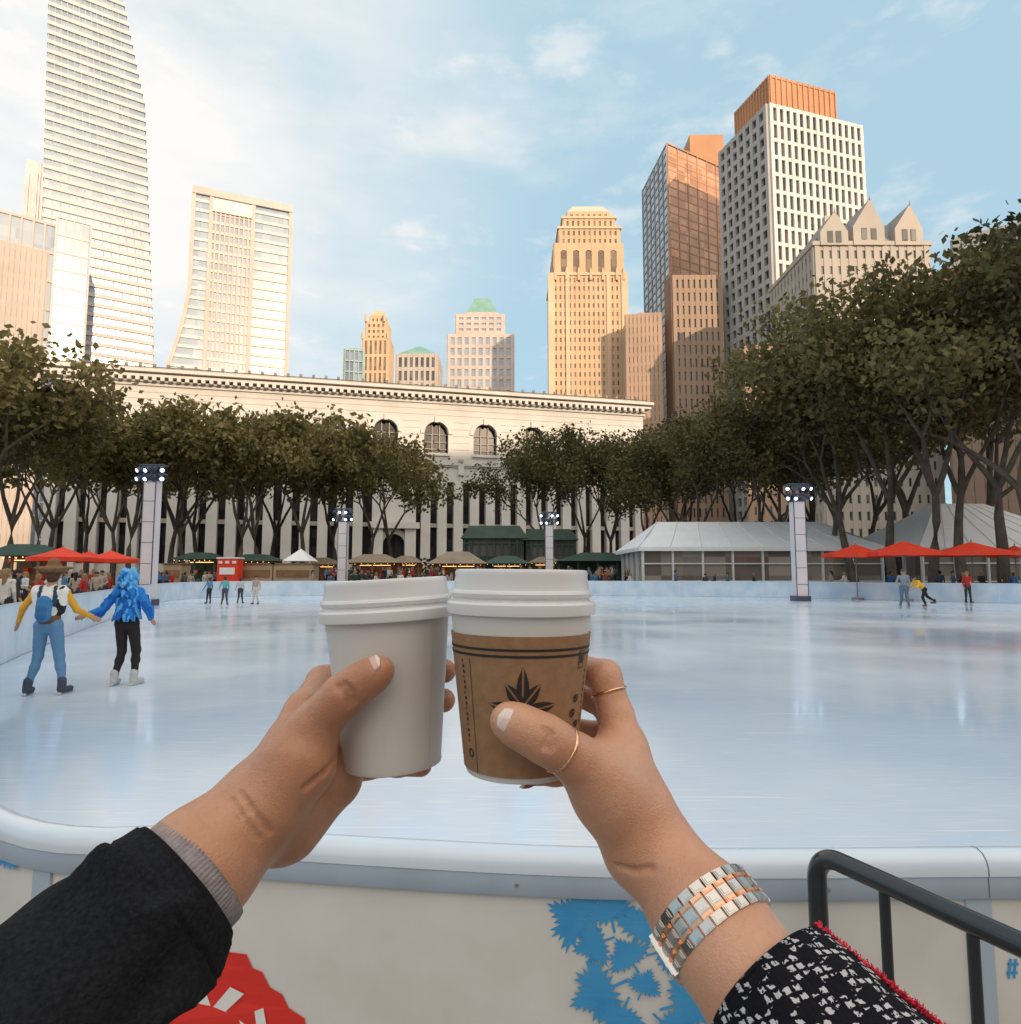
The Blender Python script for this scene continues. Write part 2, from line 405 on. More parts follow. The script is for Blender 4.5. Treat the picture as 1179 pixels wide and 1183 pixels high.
for j,(cx,cy,s,a) in enumerate(((672,1064,46,1.1),(706,1058,36,.2),(692,1088,34,1.9),(738,1076,40,-.5),(764,1098,34,-1.3),(728,1108,32,.6),(700,1142,48,2.0),(718,1168,36,2.7),(786,1158,46,-1.3),(768,1182,36,-2.3),(742,1140,26,-.4),(4,990,28,-.6),(1250,1160,55,.5))):
    panel_poly(mb,leafpx(cx,cy,s,a),PO+.0015+.0005*j,0)
for a in ((1163,1112,1176,1115),(1162,1122,1175,1125)): panel_poly(mb,[(a[0],a[1]),(a[2],a[1]),(a[2],a[3]),(a[0],a[3])],PO+.0015,0)
for x in (1165,1171): panel_poly(mb,[(x,1107),(x+3,1107),(x+1,1130),(x-2,1130)],PO+.0021,0)
mb.obj('leaf_print',[M_blue],board)
mb=MB()
panel_poly(mb,[(170,1183),(196,1150),(205,1126),(232,1108),(258,1098),(285,1102),(292,1118),(303,1122),(312,1140),(326,1148),(334,1164),(352,1176),(356,1200),(150,1200)],PO+.0025,0)
panel_poly(mb,[(222,1152),(240,1146),(246,1163),(268,1138),(284,1146),(263,1166),(284,1180),(274,1190),(250,1178),(250,1196),(228,1196)],PO+.007,1)
panel_poly(mb,[(296,1166),(306,1162),(312,1196),(300,1198)],PO+.007,1)
mb.obj('logo_print',[M_red,M_wp],board)
# ---------------------------------------------------------------- handrail
M_black=mat('black_paint',(.012,.014,.018),.28,var=.2,scale=30,coat=.5)
def tubecurve(name,pts,r,parent,m):
    cu=bpy.data.curves.new(name,'CURVE'); cu.dimensions='3D'; sp_=cu.splines.new('POLY'); sp_.points.add(len(pts)-1)
    for i,p in enumerate(pts): sp_.points[i].co=(*p,1)
    cu.bevel_depth=r; cu.bevel_resolution=6; cu.use_fill_caps=True; cu.materials.append(m)
    o=bpy.data.objects.new(name,cu); sc.collection.objects.link(o); o.parent=parent; return o
hr=empty('handrail'); zt=1.10
A=G(985,1003,zt); B=G(1260,1128,zt); d=(B-A).normalized()
C=A-d*.075; rr=.045
pts=[(C.x,C.y,-.02),(C.x,C.y,zt-rr)]
for k in range(1,9):
    a=math.pi/2*k/8; pts.append(tuple(C+d*rr*(1-math.cos(a))+Vector((0,0,-rr+rr*math.sin(a)))))
pts.append(tuple(B)); tubecurve('top_rail',pts,.0165,hr,M_black)
for px in (1021,1123):
    t=min((abs(((A+d*k*.002)).x/ (((A+d*k*.002)).y*cp+(zt-CZ)*sp)*F+CX-px),k) for k in range(300))[1]
    q=A+d*t*.002; tubecurve('post',[(q.x,q.y,-.02),(q.x,q.y,zt-.005)],.0085,hr,M_black)
tubecurve('low_rail',[(C.x,C.y,.15),(B.x,B.y,.15)],.012,hr,M_black)
# ---------------------------------------------------------------- buildings
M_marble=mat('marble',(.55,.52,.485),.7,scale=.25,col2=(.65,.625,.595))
M_marbd=mat('marble_dark',(.40,.37,.345),.7,var=.1,scale=.5)  # darker marble for reveals, mullions, joints, bands and base
M_roof=mat('slate_roof',(.20,.20,.185),.7,var=.25,scale=.3)
M_dk=glass_mat('dark_glass',(.012,.014,.016),(.04,.042,.045),(1.2,1.2,1.6),.3,spec=.25)
YL=108;YR=134
pL=W(62,412,YL); pR=W(742,462,YR); H=(pL.z+pR.z)/2
e=Vector((pR.x-pL.x,pR.y-pL.y,0)); LW=e.length; e.normalize(); nrm=Vector((e.y,-e.x,0))
lib=MB()
RL=Matrix((e,-nrm,Vector((0,0,1)))).transposed()
def LP(u,v,z): q=Vector((pL.x,pL.y,0))+e*u+nrm*v; return (q.x,q.y,z)
def lbox(u0,u1,v0,v1,z0,z1,m=0):
    lib.box(LP((u0+u1)/2,(v0+v1)/2,(z0+z1)/2),(u1-u0,v1-v0,z1-z0),m,RL)
def u_of(px):
    xr=(px-CX)/F/cp
    return (xr*pL.y-pL.x)/(e.x-xr*e.y)
lbox(0,LW,-26,-1.2,0,H-.8,3)
ua=[u_of(p) for p in (615,560)]; du=ua[0]-ua[1]
arches=[ua[0]-du*k for k in range(10)]; arches=[a for a in arches if a>7]
aw=4.6/2; zsill=.645*H; zspr=.745*H
def wallq(u0,u1,z0,z1,m=0): lib.face([LP(u0,0,z0),LP(u1,0,z0),LP(u1,0,z1),LP(u0,0,z1)],m)
z0a,z1a=.60*H,.90*H
prev=0
for a in sorted(arches):
    wallq(prev,a-aw,z0a,z1a); wallq(a-aw,a+aw,z0a,zsill)
    ns=14
    for k in range(ns):
        x0=-aw+2*aw*k/ns;x1=-aw+2*aw*(k+1)/ns
        y0=zspr+math.sqrt(max(0,aw*aw-x0*x0));y1=zspr+math.sqrt(max(0,aw*aw-x1*x1))
        lib.face([LP(a+x0,0,y0),LP(a+x1,0,y1),LP(a+x1,0,z1a),LP(a+x0,0,z1a)],0)
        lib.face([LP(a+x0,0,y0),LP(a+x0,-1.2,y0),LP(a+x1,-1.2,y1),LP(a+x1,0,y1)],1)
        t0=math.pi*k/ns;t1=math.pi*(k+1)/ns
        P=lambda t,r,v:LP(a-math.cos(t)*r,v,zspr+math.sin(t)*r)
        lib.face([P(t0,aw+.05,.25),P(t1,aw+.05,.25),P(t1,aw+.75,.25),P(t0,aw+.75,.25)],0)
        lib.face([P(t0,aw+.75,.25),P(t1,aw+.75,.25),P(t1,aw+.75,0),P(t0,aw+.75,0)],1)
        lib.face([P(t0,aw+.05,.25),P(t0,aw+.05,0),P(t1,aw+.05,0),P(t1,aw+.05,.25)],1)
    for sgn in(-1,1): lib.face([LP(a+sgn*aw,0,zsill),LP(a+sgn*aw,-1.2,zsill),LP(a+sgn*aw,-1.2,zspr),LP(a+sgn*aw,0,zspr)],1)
    lbox(a-aw-.3,a+aw+.3,-.3,.5,zsill-.5,zsill,0)
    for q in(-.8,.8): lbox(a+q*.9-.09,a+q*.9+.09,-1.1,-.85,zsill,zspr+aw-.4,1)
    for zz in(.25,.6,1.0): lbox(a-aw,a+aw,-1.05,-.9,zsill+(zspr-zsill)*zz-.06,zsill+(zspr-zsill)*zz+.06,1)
    lbox(a-.35,a+.35,.05,.6,zspr+aw-.2,zspr+aw+1.0,0)
    c=a+du/2
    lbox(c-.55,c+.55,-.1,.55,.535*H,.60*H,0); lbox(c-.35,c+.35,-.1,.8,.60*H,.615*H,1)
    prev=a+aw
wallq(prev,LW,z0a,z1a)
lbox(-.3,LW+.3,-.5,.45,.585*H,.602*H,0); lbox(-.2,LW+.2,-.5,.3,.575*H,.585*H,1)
for zc in (.665,.70,.735,.77,.805,.84,.87):
    pr0=0
    for a in sorted(arches)+[LW+99]:
        hw=aw+.85 if zc*H<zspr+aw+.9 else 0
        u0,u1=pr0,min(LW,a-hw)
        if u1>u0: lbox(u0,u1,-.05,.035,zc*H,zc*H+.09,1)
        pr0=a+hw
lbox(0,LW,-1.3,.05,.50*H,.575*H,0)
a0=u_of(455)
for k in range(int(LW/3.1)+1):
    u=k*3.1
    if abs(u+1.5-a0)<3.6: continue
    lbox(u,min(LW,u+1.75),-1.3,.25,.05*H,.50*H,0)
    lbox(min(LW-.1,u+1.75),min(LW,u+3.1),-1.15,-.35,.27*H,.29*H,1)
    lbox(min(LW-.1,u+1.75),min(LW,u+3.1),-1.15,-.35,.05*H,.085*H,0)
lbox(a0-4,a0-2,-1.3,1.0,0,.26*H,0); lbox(a0+2,a0+4,-1.3,1.0,0,.26*H,0); lbox(a0-4.6,a0+4.6,-1.2,1.6,.26*H,.29*H,0); lbox(a0-4,a0+4,-1.3,.6,.29*H,.50*H,0)
for k in range(10):
    t0=math.pi*k/10;t1=math.pi*(k+1)/10;zc=.18*H
    P=lambda t,r,v:LP(a0-math.cos(t)*r,v,zc+math.sin(t)*r)
    lib.face([P(t0,2,.6),P(t1,2,.6),P(t1,3.0,.6),P(t0,3.0,.6)],1)
lbox(-.2,LW+.2,-.6,.6,0,.05*H,1)
for z,v,hh in((.90,.35,.5),(.914,.7,.35),(.935,1.3,.45),(.955,1.75,.55)):
    lbox(-v,LW+v,-27-v,v,z*H,z*H+hh,0 if v!=.7 else 1)
u=0
while u<LW: lbox(u,u+.6,1.0,1.6,.917*H,.934*H,0); u+=1.3
lbox(-.6,LW+.6,-26.6,.6,.968*H,.985*H,1)
z1,z2=.985*H,1.045*H
a,b_,c,d_=LP(-.8,.8,z1),LP(LW+.8,.8,z1),LP(LW+.8,-27,z1),LP(-.8,-27,z1)
a2,b2,c2,d2=LP(8,-8,z2),LP(LW-8,-8,z2),LP(LW-8,-19,z2),LP(8,-19,z2)
for q in((a,b_,b2,a2),(b_,c,c2,b2),(c,d_,d2,c2),(d_,a,a2,d2),(a2,b2,c2,d2)): lib.face(q,2)
u=0
while u<LW: lbox(u,u+.5,.62,.9,z1,z1+.5,2); u+=2.2
lib.obj('library_building',[M_marble,M_marbd,M_roof,M_dk])
G_blue=glass_mat('glass_blue',(.13,.19,.25),(.36,.44,.50),(3,3,3.7),.12,spec=1)
G_pale=glass_mat('glass_pale',(.24,.30,.38),(.34,.40,.47),(3,3,3.7),.2,spec=1)  # pale tone puts the haze over the left towers into the glass colour
G_dark=glass_mat('glass_tower_dark',(.04,.045,.05),(.16,.15,.14),(2.5,2.5,3.6),.15)
G_warm=glass_mat('glass_tower_warm',(.14,.09,.055),(.34,.22,.13),(1.7,1.7,2.6),.2)
G_orange=glass_mat('glass_orange_reflection',(.36,.17,.09),(.62,.32,.18),(3.2,3.2,3.8),.2,spec=.8)  # orange reflection painted into the glass colour
def C_(name,c,v=.10): return mat(name,c,.75,var=v,scale=.12)
S_white=C_('stone_white',(.68,.645,.61)); S_pink=C_('stone_pink',(.58,.48,.43)); S_gold=C_('brick_gold',(.62,.43,.27)); S_tan=C_('brick_tan',(.46,.31,.22)); S_brown=C_('brick_brown',(.27,.18,.13))
S_pale=C_('panel_pale',(.60,.57,.56))  # left towers' haze and glare lightened into the panel colour
S_cream=C_('stone_cream',(.50,.43,.38))
S_grey=C_('stone_grey',(.42,.40,.38)); S_terr=C_('terracotta_panel',(.50,.25,.13)); S_green=mat('copper_roof',(.20,.36,.31),.6,var=.15,scale=.3)
def rect(pl,pr,py,Y,D,yaw=0):
    a=W(pl,py,Y);b=W(pr,py,Y); w_=b.x-a.x; x0=(a.x+b.x)/2
    if yaw is None: yaw=-math.atan2(x0,Y); w_*=math.cos(yaw)
    P=[(-w_/2,0),(w_/2,0),(w_/2,D),(-w_/2,D)]
    cy,sy=math.cos(yaw),math.sin(yaw)
    return [(x0+x*cy-y*sy,Y+x*sy+y*cy) for x,y in P],a.z,w_
def wrap(mb,P,z0,z1,nf,nb,fw,bh,d,mf=1,mbn=1,df=None,sides=(0,1,3)):
    for i in sides:
        a=P[i];b=P[(i+1)%4]; r=math.dist(a,b)/math.dist(P[0],P[1])
        mb.facade(a,b,z0,z1,max(2,round(nf*r)),nb,fw,bh,d,mf,mbn,df)
def simple(name,pl,pr,py,Y,D,mats,nf,nb,fw,bh,d=.8,yaw=None,df=None,zb=0):
    mb=MB(); P,z,w_=rect(pl,pr,py,Y,D,yaw); mb.prism(P,zb,z,0,1); wrap(mb,P,zb,z+1.0,nf,nb,fw,bh,d,1,1,df)
    cx=sum(p[0] for p in P)/4;cy=sum(p[1] for p in P)/4
    mb.box((cx,cy,z+1.5),(w_*.35,D*.3,3.5),1)
    return mb.obj(name,mats)
mb=MB(); Y=250
zt=W(100,-60,Y).z; xl0,xr0=W(48,400,Y).x,W(180,400,Y).x; xl1,xr1=W(60,0,Y).x,W(142,0,Y).x
Dp=30
z400=W(100,400,Y).z; z0_=W(100,0,Y).z
def xl(z): return lerp(xl0,xl1,(z-z400)/(z0_-z400))
def xr(z): 
    zb=W(165,110,Y).z; xm=W(168,110,Y).x
    return lerp(xr0,xm,min(1,(z-z400)/(zb-z400))) if z<zb else lerp(xm,xr1,(z-zb)/(z0_-zb))
zz=0; fl=3.9
while zz<zt:
    z2=min(zt,zz+fl)
    A0=(xl(zz),Y,zz);B0=(xr(zz),Y,zz);A1=(xl(z2),Y,z2);B1=(xr(z2),Y,z2)
    Cc=(xr(zz),Y+Dp,zz);C1=(xr(z2),Y+Dp,z2);D0=(xl(zz),Y+Dp,zz);D1=(xl(z2),Y+Dp,z2)
    mb.face([A0,B0,B1,A1],0);mb.face([B0,Cc,C1,B1],0);mb.face([D0,A0,A1,D1],0)
    mb.box(((A0[0]+B0[0])/2,Y+Dp/2,zz+.7),(B0[0]-A0[0]+.9,Dp+1.1,1.5),1)
    zz=z2
for k in range(13):
    t=k/12; mb.tube([(lerp(xl(0),xr(0),t),Y-.1,0),(lerp(xl(z400),xr(z400),t),Y-.1,z400),(lerp(xl(zt),xr(zt),t),Y-.1,zt)],[.22]*3,4,1)
mb.face([(xl(zt),Y,zt),(xr(zt),Y,zt),(xr(zt),Y+Dp,zt),(xl(zt),Y+Dp,zt)],1)
mb.yaw((xl0+xr0)/2,Y)
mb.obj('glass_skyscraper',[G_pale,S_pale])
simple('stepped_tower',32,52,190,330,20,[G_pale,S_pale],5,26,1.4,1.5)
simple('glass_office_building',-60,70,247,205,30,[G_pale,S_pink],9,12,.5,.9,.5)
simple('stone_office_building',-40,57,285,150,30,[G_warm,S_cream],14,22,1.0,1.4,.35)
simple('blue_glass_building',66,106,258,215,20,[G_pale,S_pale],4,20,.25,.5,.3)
mb=MB(); Y=255; a=W(225,234,Y);b=W(338,240,Y); zt=a.z
zc=W(222,335,Y).z
def xa(z): return a.x - (0 if z>zc else min(16,((zc-z)/zc)**1.5*40))
def fy(z): return Y - (0 if z>zc else ((zc-z)/zc)**2.0*8)
zz=0; fl=4.0
while zz<zt:
    z2=min(zt,zz+fl)
    mb.face([(xa(zz),fy(zz),zz),(b.x,fy(zz),zz),(b.x,fy(z2),z2),(xa(z2),fy(z2),z2)],0)
    mb.face([(xa(zz),Y+35,zz),(xa(zz),fy(zz),zz),(xa(z2),fy(z2),z2),(xa(z2),Y+35,z2)],0)
    mb.face([(b.x,fy(zz),zz),(b.x,Y+35,zz),(b.x,Y+35,z2),(b.x,fy(z2),z2)],0)
    mb.box(((xa(zz)+b.x)/2,(fy(zz)+Y+35)/2,zz+.8),(b.x-xa(zz)+.6,Y+35-fy(zz)+.7,1.2),1)
    zz=z2
xs=[W(p,240,Y).x for p in(225,245,293,338)]
for ii_,x in enumerate(xs):
    zs_=[zt*k/40 for k in range(41)]
    for z_a,z_b in zip(zs_[:-1],zs_[1:]):
        xa_,xb_=(x+xa(z_a)-a.x,x+xa(z_b)-a.x) if ii_==0 else (x,x)
        mb.face([(xa_-.8,fy(z_a)-.7,z_a),(xa_+.8,fy(z_a)-.7,z_a),(xb_+.8,fy(z_b)-.7,z_b),(xb_-.8,fy(z_b)-.7,z_b)],2)
for k in range(1,9):
    x=lerp(xs[1],xs[2],k/9); mb.box((x,Y-.3,zt*.74),(.7,1.2,zt*.5),2)
mb.box(((a.x+b.x)/2,Y+17,zt+1),(b.x-a.x+1,36,3),2); mb.box(((xs[1]+xs[2])/2,Y-.5,zt-4),(xs[2]-xs[1]-1,1.5,5.5),1)
mb.face([(a.x,Y,zt),(b.x,Y,zt),(b.x,Y+35,zt),(a.x,Y+35,zt)],1)
mb.yaw((a.x+b.x)/2,Y)
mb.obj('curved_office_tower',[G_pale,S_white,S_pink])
def tiers(name,Y,D,T,mats,fw=1.2,bh=1.4,d=.5,roof=None,spire=None):
    mb=MB(); zb=0; lastP=None
    for (pl,pr,py,nf,nb_) in T:
        P,z,w_=rect(pl,pr,py,Y,D*1.0); cyy=Y+D/2; k=w_/ (W(T[0][1],py,Y).x-W(T[0][0],py,Y).x)
        P=[(p[0],cyy+(p[1]-cyy)*min(1,k)) for p in P]
        mb.prism(P,max(0,zb-1),z,0,1); wrap(mb,P,max(0,zb-1) if zb else 0,z+.8,nf,nb_,fw,bh,d)
        zb=z; lastP=P
    if roof:
        (pl,pr,py,mi)=roof; P,z,w_=rect(pl,pr,py,Y,D); r=(P[1][0]-P[0][0])/(lastP[1][0]-lastP[0][0])
        mb.prism(lastP,zb+.8,z,mi,mi,max(.02,r))
    if spire: 
        for (px,py0,py1,rd) in spire:
            p0=W(px,py0,Y+ D*.2);p1=W(px,py1,Y+D*.2); mb.tube([(p1.x,Y-.2,p1.z),(p0.x,Y-.2,lerp(p1.z,p0.z,.6)),(p0.x,Y-.2,p0.z)],[rd,rd*.9,.05],6,1)
    return mb.obj(name,mats)
tiers('gothic_tower',400,16,[(419,449,392,5,14),(422,446,372,4,3),(426,443,364,3,1)],[G_warm,S_gold,S_green],1.5,1.8,.5,roof=(431,438,354,1),spire=[(424,362,374,.8),(445,362,374,.8),(420,384,394,.8),(449,384,394,.8)])
simple('teal_glass_building',398,420,406,330,12,[G_blue,C_('teal_frame',(.35,.45,.45))],4,20,.5,.8)
tiers('green_roof_building',185,12,[(458,505,412,7,16)],[G_dark,S_cream,S_green],.7,1.1,.3,roof=(480,484,393,2))
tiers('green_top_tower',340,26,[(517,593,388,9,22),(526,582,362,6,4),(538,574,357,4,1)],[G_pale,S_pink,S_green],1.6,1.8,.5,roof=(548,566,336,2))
def deco():
    Y=212; mb=MB(); D=20; g=Y/320
    T=[(637,722,318,15,34,1.5,2.2),(640,719,282,5,1,3.2,2.5),(646,716,262,11,2,1.6,2.0),(651,711,248,9,1,1.6,2.0),(656,706,239,7,1,1.6,1.6)]
    zb=0
    for (pl,pr,py,nf,nb_,fw,bh) in T:
        fw*=g;bh*=g
        P,z,w_=rect(pl,pr,py,Y,D); k=w_/(37*g); cyy=Y+D/2; P=[(p[0],cyy+(p[1]-cyy)*min(1,k*1.04)) for p in P]
        mb.prism(P,max(0,zb-1),z,0,1); wrap(mb,P,max(0,zb-.5) if zb else 0,z+.6*g,nf,nb_,fw,bh,.3)
        if nf==5:
            x0,x1=P[0][0],P[1][0]
            for i in range(5):
                c=x0+fw/2+(x1-x0-fw)*(i+.5)/5; r=(x1-x0-fw)/5/2-fw/2+.2
                for kk in range(8):
                    t0=math.pi*kk/8;t1=math.pi*(kk+1)/8; zc=z-5*g
                    mb.face([(c-math.cos(t0)*r,P[0][1]-.2,zc+math.sin(t0)*r),(c-math.cos(t1)*r,P[0][1]-.2,zc+math.sin(t1)*r),(c-math.cos(t1)*r,P[0][1]-.2,z),(c-math.cos(t0)*r,P[0][1]-.2,z)],1)
        if nf>8:
            mb.box(((P[0][0]+P[1][0])/2,(P[0][1]+P[2][1])/2,z+.2),(P[1][0]-P[0][0]+1.3,P[2][1]-P[1][1]+1.3,.8),3)
        zb=z; lp=P
    P,z,w_=rect(664,698,228,Y,D); mb.prism(lp,zb+.4,z,2,2,.7)
    for px in (641,654,668,682,696,712,720):
        p=W(px,318,Y); mb.tube([(p.x,Y-.6,p.z-2),(p.x,Y-.6,p.z+1),(p.x,Y-.6,p.z+2.6)],[.5,.45,.05],5,3)
    x0=W(637,400,Y).x;x1=W(722,400,Y).x;zz=W(650,318,Y).z
    for t in(0,.22,.78,1): mb.box((lerp(x0,x1,t),Y-.15,zz/2),(2.2 if t in(0,1) else 1.3,1.1,zz),3)
    mb.obj('art_deco_tower',[G_warm,S_gold,mat('pale_roof',(.50,.50,.40),.6),C_('brick_light',(.68,.50,.34))])
deco()
simple('brick_office_building',722,763,366,200,14,[G_warm,S_tan],8,26,1.0,1.2,.3)
simple('brick_apartment_building',745,772,366,260,20,[G_dark,S_brown],4,24,1.7,1.8,.4)
def corner_tower(name,pl,pm,pr,py,Yl,Ym,Yr,mats,spL,spR,zb=0,post=None):
    a=W(pl,py[0],Yl);m_=W(pm,py[1],Ym);c=W(pr,py[2],Yr)
    z=m_.z
    P=[(a.x,a.y),(m_.x,m_.y),(c.x,c.y),(a.x+c.x-m_.x,a.y+c.y-m_.y)]
    mb=MB(); mb.prism(P,zb,z,0,1)
    (nf,nb_,fw,bh,d)=spL; mb.facade(P[0],P[1],zb,z+1,nf,nb_,fw,bh,d,1,1)
    (nf,nb_,fw,bh,d)=spR; mb.facade(P[1],P[2],zb,z+1,nf,nb_,fw,bh,d,2 if len(mats)>2 else 1,2 if len(mats)>2 else 1)
    if post: post(mb,P,z)
    return mb.obj(name,mats)
def gpost(mb,P,z):
    n=Vector((P[2][1]-P[1][1],-(P[2][0]-P[1][0]),0)).normalized()
    mb.face([(P[1][0]+n.x*.1,P[1][1]+n.y*.1,0),(P[2][0]+n.x*.1,P[2][1]+n.y*.1,0),(P[2][0]+n.x*.1,P[2][1]+n.y*.1,z-.2),(P[1][0]+n.x*.1,P[1][1]+n.y*.1,z-.2)],3)  # right face sheet carrying the painted orange reflection
    q=W(800,147,235); c0=Vector((P[1][0]*.38+P[2][0]*.62,P[1][1]*.38+P[2][1]*.62)); 
    mb.box((c0.x+3,c0.y+12,(z+q.z)/2),(13,14,q.z-z),2)
corner_tower('glass_tower',741,770,836,(180,168,172),255,225,240,[G_blue,C_('steel_grey',(.32,.35,.38)),S_terr,G_orange],(6,48,.25,.6,.3),(6,48,.3,.5,.3),post=gpost)
corner_tower('brownstone_building',768,776,832,(330,322,305),205,200,200,[G_dark,S_brown,C_('brownstone',(.36,.25,.18))],(3,22,1.4,1.6,.4),(8,22,1.2,1.5,.5))
def wpost(mb,P,z):
    q=W(900,98,190)
    cx=sum(p[0] for p in P)/4;cy=sum(p[1] for p in P)/4
    Q=[(cx+(p[0]-cx)*.72-1,cy+(p[1]-cy)*.72) for p in P]
    mb.prism(Q,z,q.z,3,3)
    for i in(0,1): mb.facade(Q[i],Q[(i+1)%4],z,q.z+.5,12,1,.5,.8,.3,3,3)
corner_tower('grid_office_tower',831,887,994,(150,124,141),205,182,192,[G_dark,S_grey,S_white,S_terr],(7,34,1.3,1.5,.9),(14,26,1.1,1.1,.7),post=wpost)  # grey left grid, white right grid: shaded and sunlit sides put into colour
def gab():
    Y=150; mb=MB(); D=26
    P,z,w_=rect(940,1072,284,Y,D); mb.prism(P,0,z,0,1); wrap(mb,P,0,z+.6,13,20,1.3,1.9,.35)
    mb.box(((P[0][0]+P[1][0])/2,Y+D/2,z+.4),(w_+1.2,D+1.2,1.0),1)
    zr=W(1000,248,Y).z
    mb.prism(list(P),z+.9,zr,2,2,.62)
    for(pa,pb,pt) in((946,978,246),(984,1020,232),(1032,1064,238)):
        a=W(pa,284,Y);b=W(pb,284,Y);t=W((pa+pb)/2,pt,Y); yy=Y-.8; bz=z-.2; mz=lerp(bz,t.z,.40)
        mb.face([(a.x,yy,bz),(b.x,yy,bz),(b.x,yy,mz),(t.x,yy,t.z),(a.x,yy,mz)],1)
        mb.face([(a.x,yy,mz),(t.x,yy,t.z),(t.x,yy+10,t.z),(a.x,yy+10,mz)],2); mb.face([(t.x,yy,t.z),(b.x,yy,mz),(b.x,yy+10,mz),(t.x,yy+10,t.z)],2)
        mb.face([(a.x,yy,bz),(a.x,yy,mz),(a.x,yy+10,mz),(a.x,yy+10,bz)],1);mb.face([(b.x,yy+10,bz),(b.x,yy+10,mz),(b.x,yy,mz),(b.x,yy,bz)],1)
        for u in(.25,.55): mb.box((lerp(a.x,b.x,u+.1),yy-.02,lerp(bz,mz,.6)),(1.3,.2,2.8),0)
        mb.tube([(t.x,yy,t.z-.3),(t.x,yy,t.z+1.0)],[.2,.04],5,2)
    for px in(968,1026): q=W(px,240,Y); mb.box((q.x,Y+6,q.z-3),(1.4,1.4,8),1)
    mb.obj('gabled_stone_building',[G_dark,C_('limestone',(.44,.39,.34)),mat('lead_roof',(.22,.23,.24),.6,var=.2,scale=.4)])
gab()
simple('park_side_building',1075,1330,290,128,30,[G_dark,S_brown],18,16,1.7,1.9,.6)
simple('limestone_building',1095,1250,262,165,30,[G_dark,S_grey],12,22,1.7,1.9,.6)
simple('red_brick_building',858,945,400,160,25,[G_dark,S_tan],9,16,1.3,1.6,.5)
hd=Vector((sd.x,sd.y,0)).normalized(); pr=Vector((-hd.y,hd.x,0)); RB=Matrix((pr,hd,Vector((0,0,1)))).transposed()
for k,(o,hh) in enumerate(((-240,106),(-160,104),(-80,108),(0,105),(80,107),(160,104),(240,106))):  # unseen row behind the camera, added and sized to shade the park
    mb=MB(); wd=81; c=hd*(215+3*(k%2))+pr*o
    mb.box((c.x,c.y,hh/2),(wd,40,hh),0,RB)
    for j in range(28): mb.box((c.x-hd.x*20.2,c.y-hd.y*20.2,2+j*hh/28.5),(wd-.5,.8,1.7),1,RB)
    for j in range(16): 
        cc=c-hd*20.3+pr*(-wd/2+1+(wd-2)*j/15); mb.box((cc.x,cc.y,hh/2),(1.5,1.1,hh),1,RB)
    mb.obj('shade_caster_building',[G_dark,[S_pink,S_white,S_tan][k%3]])
# ---------------------------------------------------------------- trees
M_bark=mat('bark',(.065,.05,.038),.9,scale=2,col2=(.13,.108,.085),bump=.3,bscale=12)
def leafmat(name,a,b):
    m,nt,bs=new_mat(name); N=nt.nodes;L=nt.links
    tc=N.new('ShaderNodeTexCoord'); n=N.new('ShaderNodeTexNoise'); n.inputs['Scale'].default_value=.7; n.inputs['Detail'].default_value=3
    L.new(tc.outputs['Object'],n.inputs['Vector'])
    n2=N.new('ShaderNodeTexNoise'); n2.inputs['Scale'].default_value=6; L.new(tc.outputs['Object'],n2.inputs['Vector'])
    oi=N.new('ShaderNodeObjectInfo'); om=N.new('ShaderNodeMath'); om.operation='MULTIPLY_ADD'; om.inputs[1].default_value=.14; om.inputs[2].default_value=-.07; L.new(oi.outputs['Random'],om.inputs[0])
    ad=N.new('ShaderNodeMath'); ad.operation='MULTIPLY_ADD'; ad.inputs[1].default_value=.6; L.new(n.outputs['Fac'],ad.inputs[0])
    mu=N.new('ShaderNodeMath'); mu.operation='MULTIPLY_ADD'; mu.inputs[1].default_value=.45; L.new(n2.outputs['Fac'],mu.inputs[0]); L.new(om.outputs[0],mu.inputs[2]); L.new(mu.outputs[0],ad.inputs[2])
    r=N.new('ShaderNodeValToRGB'); r.color_ramp.elements[0].position=.38;r.color_ramp.elements[1].position=.66
    r.color_ramp.elements[0].color=(*a,1);r.color_ramp.elements[1].color=(*b,1)
    L.new(ad.outputs[0],r.inputs['Fac']); L.new(r.outputs['Color'],bs.inputs['Base Color'])
    bs.inputs['Roughness'].default_value=.6; bs.inputs['Specular IOR Level'].default_value=.25
    tr=N.new('ShaderNodeBsdfTranslucent'); L.new(r.outputs['Color'],tr.inputs['Color'])
    mx=N.new('ShaderNodeMixShader'); mx.inputs[0].default_value=.25; out=N['Material Output']
    L.new(bs.outputs[0],mx.inputs[1]);L.new(tr.outputs[0],mx.inputs[2]);L.new(mx.outputs[0],out.inputs['Surface'])
    return m
M_leaf=leafmat('foliage',(.085,.085,.03),(.31,.25,.095)); M_leaf2=leafmat('foliage_dark',(.05,.055,.022),(.21,.17,.065))
